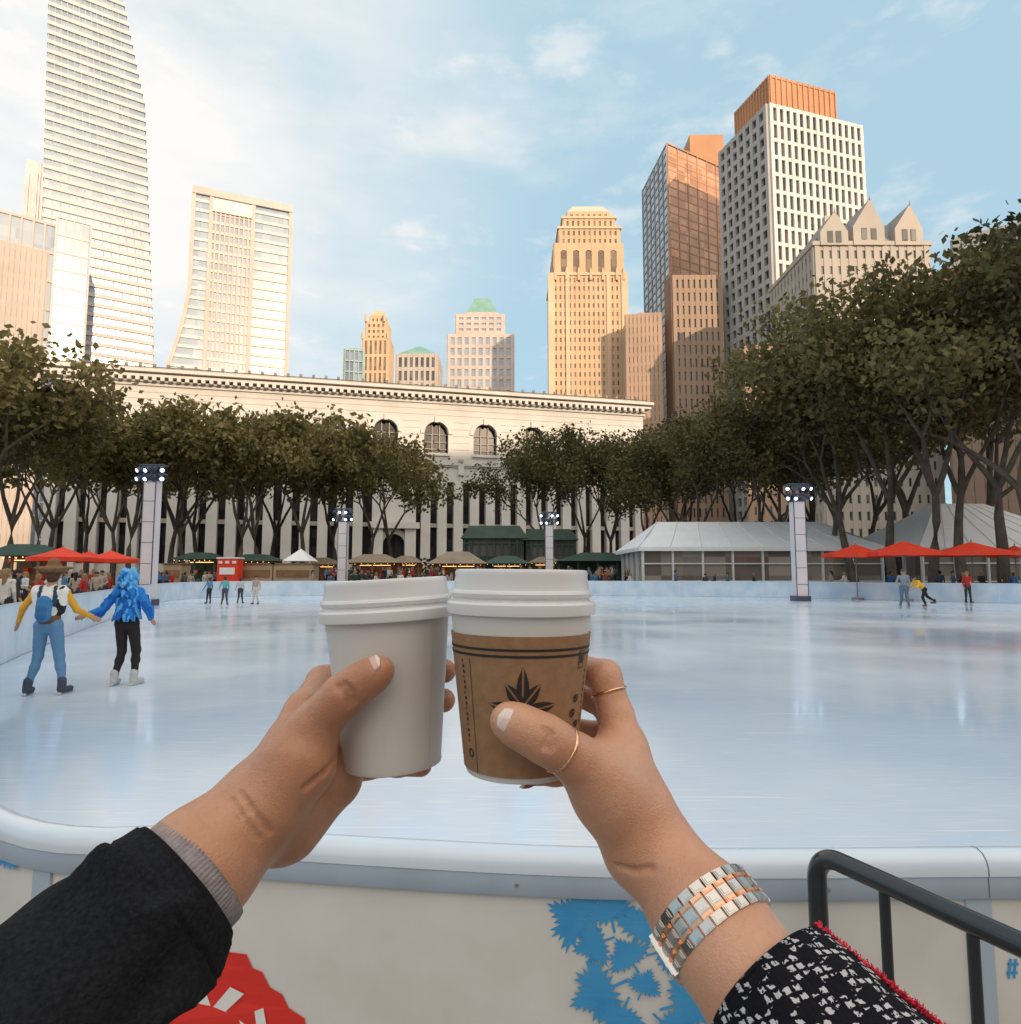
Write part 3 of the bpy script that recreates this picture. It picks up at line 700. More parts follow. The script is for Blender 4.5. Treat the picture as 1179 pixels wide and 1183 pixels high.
def make_tree(seed,Ht,spread,nl,ls,lm,first=.24):
    R=random.Random(seed); mb=MB(); tips=[]
    def branch(p,d,ln,r,lev):
        pts=[p.copy()]; rs=[r]; q=p.copy(); dd=d.copy()
        for k in range(4):
            dd=(dd+Vector((R.uniform(-.14,.14),R.uniform(-.14,.14),R.uniform(-.05,.08)))).normalized()
            q=q+dd*ln/4; pts.append(q.copy()); rs.append(r*(1-.11*(k+1)))
            if lev>=3 or (lev==2 and k>=2): tips.append((q.copy(),lev))
        mb.tube(pts,rs,7 if lev<2 else 4,0,cap=False)
        if lev==4: return
        nb_=R.choice((3,4)) if lev==0 else R.choice((2,3,3))
        ph=R.uniform(0,6.28)
        for j in range(nb_):
            a=ph+j*6.283/nb_+R.uniform(-.4,.4); tilt=R.uniform(.35,.8)*spread*(1.0 if lev else .8)
            u=dd.orthogonal().normalized(); w_=dd.cross(u)
            nd=(dd*math.cos(tilt)+(u*math.cos(a)+w_*math.sin(a))*math.sin(tilt)); nd.z=max(nd.z,-.25)+(.10 if lev<2 else .0); nd.normalize()
            branch(q,nd,ln*R.uniform(.66,.84)*(1.0 if lev==0 else 1),r*.54*R.uniform(.85,1.1),lev+1)
    branch(Vector((0,0,-.2)),Vector((R.uniform(-.08,.08),R.uniform(-.08,.08),1)).normalized(),Ht*first,.25,0)
    zm=max(t.z for t,_ in tips)
    for t,lev in tips:
        if R.random()<.12: continue
        cr=R.uniform(.6,1.2)
        for k in range(nl):
            g=lambda s:max(-1.7*s,min(1.7*s,R.gauss(0,s)))
            o=Vector((g(cr*.62),g(cr*.62),g(cr*.5)-.2)); c=t+o
            nrm_=Vector((R.uniform(-1,1),R.uniform(-1,1),R.uniform(-.2,1))).normalized(); u=nrm_.orthogonal().normalized()
            u=(Matrix.Rotation(R.uniform(0,6.28),3,nrm_)@u); v=nrm_.cross(u); s=ls*R.uniform(.6,1.3)
            mb.face([c-u*s*.5,c+v*s*.33,c+u*s*.55,c-v*s*.33],1)
    o=mb.obj('tree',[M_bark,lm]); return o,zm+.6
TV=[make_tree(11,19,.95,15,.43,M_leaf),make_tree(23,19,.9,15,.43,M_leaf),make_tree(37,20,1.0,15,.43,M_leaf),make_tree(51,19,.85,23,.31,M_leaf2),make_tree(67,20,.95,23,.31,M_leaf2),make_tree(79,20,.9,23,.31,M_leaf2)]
for o,_ in TV: sc.collection.objects.unlink(o)
def put_tree(px,Y,top,var):
    o,zm=TV[var]; p=W(px,660,Y); z=W(px,top,Y).z; s=z/zm
    q=bpy.data.objects.new('tree',o.data); sc.collection.objects.link(q); q.location=(p.x,Y,0)
    q.rotation_euler=(0,0,rnd.uniform(0,6.28)); q.scale=(s*rnd.uniform(.95,1.1),s*rnd.uniform(.95,1.1),s)
for i,(px,Y,top) in enumerate(((-50,46,365),(0,52,420),(52,60,452),(100,66,470),(150,62,464),(196,68,460),(232,72,468),(270,66,472),(312,76,478),(350,70,472),(392,76,488),(426,74,494),(455,82,502),(50,84,470),(130,88,478),(215,92,488),(300,92,492))):
    put_tree(px,Y,top,i%3)
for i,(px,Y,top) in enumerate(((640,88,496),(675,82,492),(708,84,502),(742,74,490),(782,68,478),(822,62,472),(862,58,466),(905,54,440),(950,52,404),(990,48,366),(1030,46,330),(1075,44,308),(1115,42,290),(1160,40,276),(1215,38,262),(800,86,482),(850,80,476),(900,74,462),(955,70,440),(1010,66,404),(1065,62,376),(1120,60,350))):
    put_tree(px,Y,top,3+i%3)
def hedge(px0,px1,Y,zt,seed):
    R=random.Random(seed); mb=MB(); a=W(px0,662,Y).x;b=W(px1,662,Y).x
    for k in range(int((b-a)*90)):
        c=Vector((R.uniform(a,b),Y+R.uniform(-1,1)*1.0,R.uniform(0,zt)*1.0+R.gauss(0,.1))); nr_=Vector((R.uniform(-1,1),R.uniform(-1,1),R.uniform(-.2,1))).normalized();u=nr_.orthogonal().normalized();v=nr_.cross(u);s=.3
        mb.face([c-u*s,c-v*s*.6,c+u*s,c+v*s*.6],0)
    mb.obj('hedge',[M_leaf2])
hedge(470,760,86,3.4,1); hedge(1000,1230,52,2.2,2); hedge(180,400,80,1.6,3)
# ---------------------------------------------------------------- tents, kiosks, umbrellas
M_tent=mat('tent_fabric',(.80,.81,.84),.6,var=.04,scale=1); M_frame=mat('tent_frame',(.70,.70,.70),.4); M_tglass=glass_mat('tent_glass',(.16,.13,.11),(.42,.36,.32),(1.6,1.6,1.4),.1)
mats_t=[M_tent,M_frame,M_tglass]
def tent(name,pl,pr,pe,prg,Y,D,hip=3.0):
    mb=MB(); a=W(pl,pe,Y);b=W(pr,pe,Y); ze=a.z; zr=W(pl,prg,Y+D/2).z
    x0,x1=a.x,b.x
    mb.box(((x0+x1)/2,Y+D/2,ze/2),(x1-x0-.2,D-.2,ze-.1),2)
    n=int((x1-x0)/2.2)
    for i in range(n+1):
        x=lerp(x0,x1,i/n); mb.box((x,Y-.02,ze/2),(.14,.2,ze),1)
    for z in(.08,1.0,2.3,ze-.12): mb.box(((x0+x1)/2,Y-.0,z),(x1-x0,.12,.1),1)
    for i in range(int(D/2.2)+1):
        for x in(x0,x1): mb.box((x,Y+i*2.2,ze/2),(.2,.14,ze),1)
    e_=.35; A=(x0-e_,Y-e_,ze);B=(x1+e_,Y-e_,ze);C2=(x1+e_,Y+D+e_,ze);D2=(x0-e_,Y+D+e_,ze); ym=Y+D/2
    R0=(x0+hip,ym,zr);R1=(x1-hip,ym,zr)
    nb_=8
    for i in range(nb_):
        t0,t1=i/nb_,(i+1)/nb_
        f=[tuple(lerp(A[j],B[j],t0) for j in range(3)),tuple(lerp(A[j],B[j],t1) for j in range(3)),tuple(lerp(R0[j],R1[j],t1) for j in range(3)),tuple(lerp(R0[j],R1[j],t0) for j in range(3))]
        mid0=[(f[0][j]+f[3][j])/2 for j in range(3)];mid1=[(f[1][j]+f[2][j])/2 for j in range(3)];mid0[2]-=.12;mid1[2]-=.12
        mb.face([f[0],f[1],mid1,mid0],0);mb.face([mid0,mid1,f[2],f[3]],0)
        mb.tube([f[0],mid0,f[3]],[.05]*3,5,1)
    mb.face([B,C2,R1],0);mb.face([D2,A,R0],0);mb.face([C2,D2,R0,R1],0)
    for(p,q) in((A,B),(B,C2),(C2,D2),(D2,A)): mb.face([p,q,(q[0],q[1],q[2]-.3),(p[0],p[1],p[2]-.3)],0)
    mb.obj(name,mats_t)
tent('event_tent',742,1018,632,603,49,10,2.2)
tent('event_tent',1064,1290,632,582,47,12,5.0)
M_redfab=mat('red_canvas',(.78,.05,.015),.7,var=.08,scale=3); M_pole=mat('pole',(.25,.25,.26),.5)
def umbrella(px,Y,w_px,py_e,py_t):
    mb=MB(); c=W(px,py_e,Y); t=W(px,py_t,Y).z; r=w_px/2*Y/F; n=8
    R=[(c.x+r*math.cos(2*math.pi*(k+.5)/n)*1.08,Y+r*math.sin(2*math.pi*(k+.5)/n)*1.08,c.z) for k in range(n)]
    for k in range(n):
        a,b=R[k],R[(k+1)%n]; m1=tuple(lerp(a[j],(c.x,Y,t)[j],.5)-(.06 if j==2 else 0) for j in range(3));m2=tuple(lerp(b[j],(c.x,Y,t)[j],.5)-(.06 if j==2 else 0) for j in range(3))
        mb.face([a,b,m2,m1],0); mb.face([m1,m2,(c.x,Y,t)],0)
        mb.face([(a[0],a[1],a[2]-.22),(b[0],b[1],b[2]-.22),b,a],0)
        mb.tube([a,(c.x,Y,c.z-.25)],[.015,.015],4,1)
    mb.cyl((c.x,Y,0),(c.x,Y,t+.12),.035,m=1); mb.cyl((c.x,Y,0),(c.x,Y,.12),.35,m=1)
    mb.obj('patio_umbrella',[M_redfab,M_pole])
for u in((72,36,66,644,632),(128,39,58,646,636),(988,40,66,640,629),(1044,38,78,638,625),(1122,38,86,638,626),(1172,42,50,640,630),(103,44,50,645,637),(38,46,44,646,638)): umbrella(*u)
M_wood=mat('kiosk_wood',(.22,.13,.07),.7,var=.2,scale=2); M_glow=mat('warm_lamp',(.9,.6,.3),.5,emis=(1,.55,.2),estr=2.6); M_gr=mat('kiosk_green',(.035,.075,.06),.6,var=.2,scale=1); M_kr=mat('kiosk_roof',(.30,.24,.18),.7,var=.1,scale=1)
def kiosk(name,px,Y,wpx,py_e,py_t,mats=None,glow=True):
    mb=MB(); c=W(px,py_e,Y); w_=wpx*Y/F; d=2.6; t=W(px,py_t,Y).z; z=c.z; x=c.x
    mb.box((x,Y+d/2,.5),(w_,d,1.0),0); mb.box((x,Y+d-.1,z/2),(w_,.12,z),0)
    nn=max(2,int(w_/1.8))
    for i in range(nn+1):
        xx=x-w_/2+w_*i/nn; mb.box((xx,Y-.03,z/2),(.12,.12,z),0)
    mb.box((x,Y-.04,1.04),(w_+.2,.5,.07),0)
    mb.prism([(x-w_/2-.3,Y-.5),(x+w_/2+.3,Y-.5),(x+w_/2+.3,Y+d+.3),(x-w_/2-.3,Y+d+.3)],z,t,1,1,.35)
    if glow:
        for i in range(nn*4): mb.box((x-w_/2+w_*(i+.5)/(nn*4),Y-.52,z-.1-.05*(i%2)),(.05,.05,.05),2)
        mb.box((x,Y+d*.55,z-.25),(w_*.6,.2,.05),2)
        for i in range(nn*3): mb.box((x-w_/2+w_*(i+.5)/(nn*3),Y+d-.3,1.4+.35*(i%3)),(.3,.2,.3),3 if i%2 else 1)
    mb.obj(name,mats or [M_wood,M_kr,M_glow,M_redfab])
kiosk('market_kiosk',430,66,60,650,640); kiosk('market_kiosk',528,62,62,651,637); kiosk('market_kiosk',468,70,30,650,642); kiosk('market_kiosk',15,40,60,642,628,[M_wood,M_gr,M_glow,M_redfab]); kiosk('market_kiosk',585,66,50,651,642,[M_gr,M_gr,M_glow,M_redfab]); kiosk('market_kiosk',690,70,90,648,638,[M_gr,M_gr,M_glow,M_kr],False)
kiosk('market_kiosk',225,58,46,646,638,[M_gr,M_gr,M_glow,M_redfab]); kiosk('market_kiosk',290,60,52,648,640,[M_wood,M_gr,M_glow,M_redfab]); kiosk('market_kiosk',365,72,50,652,644); kiosk('market_kiosk',630,76,36,650,643)
mb=MB(); Y=78
for(p0,p1,e_,t_) in((536,606,622,607),(606,664,624,611)):
    a=W(p0,e_,Y);b=W(p1,e_,Y);z=a.z; zz=W(p0,t_,Y).z
    mb.prism([(a.x,Y),(b.x,Y),(b.x,Y+6),(a.x,Y+6)],0,z,0,0)
    for i in range(9): mb.box((lerp(a.x,b.x,i/8),Y-.1,z/2),(.2,.3,z),1)
    for zc in(1.2,z-.6,z-.1): mb.box(((a.x+b.x)/2,Y-.08,zc),(b.x-a.x,.22,.15),1)
    mb.prism([(a.x-.4,Y-.5),(b.x+.4,Y-.5),(b.x+.4,Y+6.5),(a.x-.4,Y+6.5)],z,zz,1,1,.75)
mb.obj('park_pavilion',[G_dark,M_gr])
mb=MB(); c=W(342,648,51.5); mb.prism([(c.x-1.1,51.5),(c.x+1.1,51.5),(c.x+1.1,53.7),(c.x-1.1,53.7)],c.z,W(342,634,52).z,0,0,.03)
for dx in(-1.05,1.05):
    for dy in(51.55,53.6): mb.cyl((c.x+dx,dy,0),(c.x+dx,dy,c.z),.04,m=1)
mb.obj('canopy_tent',[M_tent,M_frame])
M_card=mat('plywood',(.42,.30,.19),.8,var=.1,scale=1)
for px,w_ in((300,40),(342,46),(205,20)):
    mb=MB(); c=W(px,652,50); ww=w_*50/F; mb.box((c.x,50,c.z/2),(ww,1.5,c.z),0); mb.box((c.x,50,c.z+.04),(ww+.2,1.7,.08),1); mb.box((c.x,49.2,c.z*.7),(ww*.8,.05,.5),1)
    mb.obj('counter_stand',[M_card,M_wood])
mb=MB(); c=W(256,645,47)
mb.box((c.x,48.5,c.z/2),(1.5,1.0,c.z-.02),0); mb.box((c.x,48.5,c.z+.05),(1.6,1.1,.1),1); mb.box((c.x,47.97,c.z*.66),(1.1,.04,.5),1)
for k in range(3): mb.box((c.x-.5+.5*k,47.96,c.z*.9),(.28,.03,.18),1)
mb.obj('red_booth',[M_redfab,M_tent])
M_led=mat('led_lamp',(.6,.8,1),.4,emis=(.55,.75,1.0),estr=5.0); M_wrap=mat('column_wrap',(.66,.64,.68),.55,scale=1.2,col2=(.78,.68,.70)); M_truss=mat('truss',(.10,.12,.17),.4,metal=.6)
def light_tower(px,Y,wpx,py_t,py_l):
    mb=MB(); c=W(px,py_t,Y); w_=wpx*Y/F; z=c.z; zl=W(px,py_l,Y).z
    mb.box((c.x,Y,z/2),(w_,w_,z),0); mb.box((c.x,Y,.15),(w_*1.3,w_*1.3,.3),2); mb.box((c.x,Y,z+.04),(w_*1.15,w_*1.15,.08),2)
    for sx in(-1,1): mb.box((c.x+sx*w_*.5,Y-w_*.5,z/2),(.04,.04,z-.02),2)
    for zk in range(1,6): mb.box((c.x,Y-w_*.5,z*zk/6),(w_*.98,.02,.025),2)
    for sx in(-.45,.45):
        for sy in(-.45,.45): mb.cyl((c.x+sx*w_,Y+sy*w_,z),(c.x+sx*w_,Y+sy*w_,zl),.03,m=2,n=6)
    W2=w_*.95
    for zz in(z+(zl-z)*.45,zl): 
        for sy in(-.45,.45): mb.cyl((c.x-W2,Y+sy*w_,zz),(c.x+W2,Y+sy*w_,zz),.035,m=2,n=6)
        for i in range(4):
            x=c.x-W2+2*W2*i/3; mb.cyl((x,Y-w_*.45,zz),(x,Y+w_*.45,zz),.025,m=2,n=5)
            d=Vector(((i-1.5)*.35,-.8,-.45)).normalized(); p=Vector((x,Y-w_*.5,zz-.25))
            mb.cyl(p+d*-.25,p+d*.12,.09,.15,n=10,m=2); mb.cyl(p+d*.121,p+d*.13,.10,.095,n=10,m=1 if (i+int(zz*7))%3 else 2)
            mb.cyl((x,Y-w_*.45,zz),p,.02,m=2,n=4)
    mb.obj('light_tower',[M_wrap,M_led,M_truss])
for a in((177,33,14,556,538),(397,50,10,603,588),(634,51,9,607,592),(920,38,13,580,560)): light_tower(*a)
# ---------------------------------------------------------------- people
M_person=vcol_mat('clothing')
def body(h,C,pose={},extra=[],hair='short'):
    J=dict(pel=(0,0,.95),waist=(0,0,1.08),ch=(0,0,1.29),nk=(0,0,1.45),hd=(0,.015,1.60),
      sL=(-.165,0,1.40),eL=(-.215,-.02,1.13),wL=(-.21,.06,.90),sR=(.165,0,1.40),eR=(.215,-.02,1.13),wR=(.21,.06,.90),
      hL=(-.085,0,.93),kL=(-.10,.03,.51),aL=(-.10,-.01,.10),hR=(.085,0,.93),kR=(.10,.03,.51),aR=(.10,-.01,.10))
    J.update(pose); V={k:Vector(v) for k,v in J.items()}
    P=[]
    def a(p,q,r1,r2,c,fl=None): P.append((tuple(p),tuple(q),r1,r2,c,fl))
    fy_=((0,1,0),.72)
    a(V['pel'],V['waist'],.135,.115,C['pants'] if not C.get('long') else C['top'],fy_)
    a(V['waist'],V['ch'],.125,.148,C['top'],fy_); a(V['sL'],V['sR'],.062,.062,C['top']); a(V['ch'],V['nk'],.11,.06,C['top'],fy_)
    up=(V['hd']-V['nk']).normalized()
    a(V['nk'],V['hd']-up*.05,.048,.05,C['skin'])
    a(V['hd']-up*.05+Vector((0,.02,0)),V['hd']+up*.035,.062,.083,C['skin'])
    a(V['hd']+up*.045-Vector((0,.02,0)),V['hd']+up*.05,.088,.085,C['hair']); a(V['hd']+Vector((0,-.04,-.02)),V['hd']+up*.04+Vector((0,-.03,0)),.075,.08,C['hair'])
    if hair=='long': a(V['hd']+Vector((0,-.06,-.02)),V['hd']+Vector((0,-.09,-.25)),.075,.05,C['hair'])
    a(V['hd']+Vector((0,.095,-.01)),V['hd']+Vector((0,.105,-.02)),.013,.014,C['skin'])
    a(V['hd']+Vector((-.02,.080,-.052)),V['hd']+Vector((.02,.080,-.052)),.008,.008,(.35,.12,.10))
    for s in(-1,1):
        a(V['hd']+Vector((s*.032,.082,.012)),V['hd']+Vector((s*.036,.082,.012)),.010,.010,(.03,.02,.02)); a(V['hd']+Vector((s*.085,0,0)),V['hd']+Vector((s*.088,-.01,-.03)),.014,.012,C['skin'])
    for s,sd_ in(('L',-1),('R',1)):
        e_,w2=V['e'+s],V['w'+s]; a(V['s'+s],e_,.055,.043,C.get('sleeve',C['top'])); a(e_,w2,.042,.03,C.get('sleeve',C['top']))
        dr=(w2-e_).normalized(); pe=w2+dr*.09; a(w2,pe,.027,.03,C['skin'],((1,0,0),.6))
        u=dr.cross(Vector((sd_,0,.2))).normalized()
        for f in range(4): o=u*(f-1.5)*.018; a(pe+o*.8,pe+o+dr*(.07-.008*abs(f-1.3))+Vector((0,.01,0)),.0095,.008,C['skin'])
        a(w2+dr*.03+u*.02,w2+dr*.07+u*.06,.011,.009,C['skin'])
        hp_,kn,an=V['h'+s],V['k'+s],V['a'+s]; a(hp_,kn,.092,.062,C['pants']); a(kn,kn.lerp(an,.35),.06,.057,C['pants']); a(kn.lerp(an,.35),an+Vector((0,0,.04)),.057,.042,C['pants'])
        td=Vector(J.get('t'+s,(sd_*.03,.15,0)))
        a(an+Vector((0,-.02,.08)),an+Vector((0,-.02,-.02)),.05,.048,C['shoe']); a(an+Vector((0,-.03,-.04)),an+td+Vector((0,0,-.045)),.042,.036,C['shoe'])
        if C.get('blade'): 
            for z in(-.085,-.092): a(an+Vector((0,-.08,z)),an+td*1.25+Vector((0,0,z)),.009,.009,(.5,.52,.55))
    P+=extra
    return P
def person(name,C,loc,rz,h=.012,scale=1,pose={},extra=[],hair='short',colfn=None):
    V,Q,I,pr=sdf_mesh([(.028,body(h,C,pose,extra,hair=hair))],h)
    cols=np.array([p[4] for p in pr])[I]
    if colfn: cols=colfn(V,cols,I)
    for i in range(len(V)):
        p=Vector(V[i]); k=noise.noise(p*14)*.006
        V[i][0]+=k; V[i][1]+=noise.noise(p*14+Vector((5,0,0)))*.006
    V[:,2]-=V[:,2].min()
    o=np_obj(name,V,Q,[M_person],None,cols); o.location=loc; o.rotation_euler=(0,0,rz); o.scale=(scale,)*3
    return o
SK=(.50,.30,.21)
vest=(.85,.83,.8)
C=dict(skin=SK,hair=(.10,.05,.03),top=vest,sleeve=(.78,.38,.04),pants=(.12,.25,.42),shoe=(.06,.07,.10),blade=1)
brown=(.22,.12,.06)
hx,hy=.02,.0
ex=[((hx+.22*math.cos(t*.5236),hy+.18*math.sin(t*.5236),1.675+.02*abs(math.cos(t*.5236))),(hx,hy,1.68),.014,.03,brown) for t in range(12)]
ex+=[((hx+.14*math.cos(t*.5236),hy+.12*math.sin(t*.5236),1.675),(hx+.14*math.cos(t*.5236+.52),hy+.12*math.sin(t*.5236+.52),1.675),.03,.03,brown) for t in range(12)]
ex+=[((hx,hy,1.68),(hx,hy,1.755),.095,.072,brown),((hx-.02,hy-.02,1.685),(hx+.02,hy-.02,1.685),.10,.10,(.10,.05,.03),((0,0,1),.25)),
    ((0,-.15,1.08),(0,-.15,1.24),.100,.090,(.05,.20,.42),((0,1,0),.6)),((0,-.20,1.08),(0,-.20,1.15),.06,.06,(.04,.15,.34),((0,1,0),.5)),
    ((-.13,0,1.13),(-.15,0,1.36),.06,.075,vest),((.13,0,1.13),(.15,0,1.36),.06,.075,vest),
    ((-.09,-.09,1.22),(-.09,-.05,1.44),.02,.02,(.03,.06,.12)),((.09,-.09,1.22),(.09,-.05,1.44),.02,.02,(.03,.06,.12)),
    ((0,0,.99),(0,0,1.01),.135,.135,(.18,.09,.04),((0,1,0),.75))]
def cow(V,cols,I):
    top=np.abs(cols-np.array(vest)).sum(1)<.01
    for i in np.where(top)[0]:
        if noise.noise(Vector(V[i])*8)>.08: cols[i]=(.02,.02,.02)
    return cols
p=G(51,803,0)
person('skater',C,(p.x,p.y,0),math.radians(8),.009,1.0,dict(eL=(-.33,.02,1.17),wL=(-.42,.10,.99),eR=(.29,.10,1.13),wR=(.38,.30,1.03),kL=(-.13,.05,.52),aL=(-.20,0,.13),kR=(.13,.05,.52),aR=(.20,.03,.13),hd=(.02,.01,1.60)),ex,colfn=cow)
bl=(.02,.20,.62); bl2=(.10,.42,.80)
C=dict(skin=SK,hair=bl2,top=bl,sleeve=bl,pants=(.025,.018,.018),shoe=(.5,.5,.5),blade=1)
R=random.Random(3); ex=[]
for k in range(200):
    a=R.uniform(0,6.28); z=R.uniform(1.03,1.44); r=.15+.03*math.sin(z*9); q=(r*math.cos(a)*1.1,r*math.sin(a)*.85,z); s=R.uniform(.014,.034)
    ex.append((q,(q[0]*1.22,q[1]*1.25,q[2]-.07),s,s*.25,R.choice((bl,bl2,(.01,.12,.45)))))
for k in range(130):
    a=R.uniform(0,6.28); z=R.uniform(1.46,1.74); r=.10 if z<1.68 else .07; q=(r*math.cos(a),-.02+r*math.sin(a)*.9,z); s=R.uniform(.012,.026)
    if math.sin(a)>.4 and z<1.66: continue
    ex.append((q,(q[0]*1.5,q[1]*1.5,q[2]+R.uniform(-.09,.05)),s,s*.3,R.choice((bl2,(.2,.5,.85),bl))))
for sx in(-1,1):
    for k in range(60):
        t=R.random(); A0=Vector((sx*.17,0,1.40)); B0=Vector((sx*.34,-.15 if sx<0 else -.02,1.10)); q=A0.lerp(B0,t)+Vector((R.gauss(0,.025),R.gauss(0,.025),R.gauss(0,.02)))
        ex.append((tuple(q),tuple(q+Vector((sx*.03,0,-.11))),.024,.008,R.choice((bl,(.01,.12,.45)))))
p=G(143,792,0)
person('skater',C,(p.x,p.y,0),math.radians(0),.009,.97,dict(eL=(-.30,-.12,1.16),wL=(-.42,-.30,1.08),eR=(.30,-.02,1.16),wR=(.30,.10,1.02),kL=(-.09,.06,.52),aL=(-.13,-.02,.13),kR=(.10,.10,.53),aR=(.13,.03,.13)),ex)
C=dict(skin=SK,hair=(.10,.08,.07),top=(.22,.27,.32),pants=(.12,.17,.24),shoe=(.3,.3,.32),blade=1)
p=G(1045,703,0); person('skater',C,(p.x,p.y,0),2.6,.015,1.05,dict(aL=(-.16,.05,.13),aR=(.16,-.05,.13),eR=(.26,.12,1.16),wR=(.2,.3,1.1)))
C=dict(skin=SK,hair=(.05,.03,.03),top=(.85,.45,.03),pants=(.02,.02,.025),shoe=(.1,.1,.1),blade=1)
p=G(1068,701,0); person('skater',C,(p.x,p.y,0),math.radians(95),.015,1.02,dict(pel=(0,0,.85),waist=(0,.10,.96),ch=(0,.28,1.10),nk=(0,.40,1.22),hd=(0,.48,1.35),sL=(-.165,.36,1.20),sR=(.165,.36,1.20),eL=(-.25,.45,.98),wL=(-.22,.62,.92),eR=(.25,.45,.98),wR=(.22,.62,.92),hL=(-.085,0,.83),kL=(-.1,.16,.48),aL=(-.1,.05,.13),hR=(.085,-.02,.83),kR=(.13,-.25,.50),aR=(.16,-.62,.26)))
for px,py,cT,cP,sc_,rz in((259,699,(.12,.42,.40),(.06,.07,.10),.84,.2),(277,697,(.5,.5,.52),(.05,.05,.06),.80,.1),(295,698,(.42,.33,.30),(.55,.52,.5),.86,3.0),(241,697,(.10,.25,.4),(.03,.03,.04),.8,1.0)):
    C=dict(skin=SK,hair=(.06,.04,.03),top=cT,pants=cP,shoe=(.1,.1,.1),blade=1); p=G(px,py,0)
    person('skater',C,(p.x,p.y,0),rz,.02,sc_,dict(aL=(-.15,0,.13),aR=(.14,.06,.13),eL=(-.27,.03,1.17),wL=(-.33,.12,.98)))
C=dict(skin=SK,hair=(.03,.03,.03),top=(.05,.06,.08),pants=(.02,.02,.03),shoe=(.03,.03,.03),blade=1); p=G(815,688,0); person('skater',C,(p.x,p.y,0),2.5,.02,.9)
base_p=[]
cl=[((.02,.02,.025),(.03,.03,.05)),((.45,.03,.03),(.04,.04,.05)),((.10,.14,.22),(.02,.02,.02)),((.38,.33,.28),(.05,.06,.09)),((.03,.05,.04),(.08,.07,.06)),((.65,.63,.6),(.03,.03,.04)),((.06,.20,.42),(.03,.03,.03)),((.05,.04,.04),(.03,.03,.03)),((.12,.10,.09),(.03,.03,.04))]
for i,(a,b) in enumerate(cl):
    o=person('spectator',dict(skin=SK,hair=R.choice(((.03,.02,.02),(.12,.07,.03),(.25,.17,.08))),top=a,pants=b,shoe=(.03,.03,.03),long=i%2),(0,0,0),0,.022,1,dict(eL=(-.24,.03,1.14),wL=(-.12,.22,1.05+.06*(i%3)),aL=(-.13,.03,.1)),hair='long' if i%2 else 'short')
    sc.collection.objects.unlink(o); base_p.append(o)
def spect(px,Y,z=0):
    x=W(px,662,Y).x; inst(R.choice(base_p),'spectator',(x,Y,z),R.uniform(0,6.28),R.uniform(.92,1.07))
for px,Y in ((8,17),(20,20),(2,25),(30,26),(75,27),(88,29),(98,26),(112,30),(118,33),(70,33),(45,24),(14,29),(126,36),(108,35),(84,36),(60,30),(28,33),(4,21),(94,33)): spect(px,Y)
for k in range(28): spect(R.uniform(160,252),R.uniform(47.8,50.5))
for k in range(54): spect(R.uniform(300,480),R.uniform(53.5,62),.42)
for k in range(64): spect(R.uniform(480,742),R.uniform(53.5,62),.42)
for k in range(36): spect(R.uniform(350,740),R.uniform(47.8,50.5))
for px,Y in((780,46.8),(825,46),(840,47),(1112,37),(1118,38),(1155,40),(1133,41),(1028,40),(870,47.5),(1085,40),(1100,42),(1170,38),(960,44),(975,45)): spect(px,Y)
inst(base_p[1],'spectator',(W(1116,662,36).x,36,0),3,1.0)
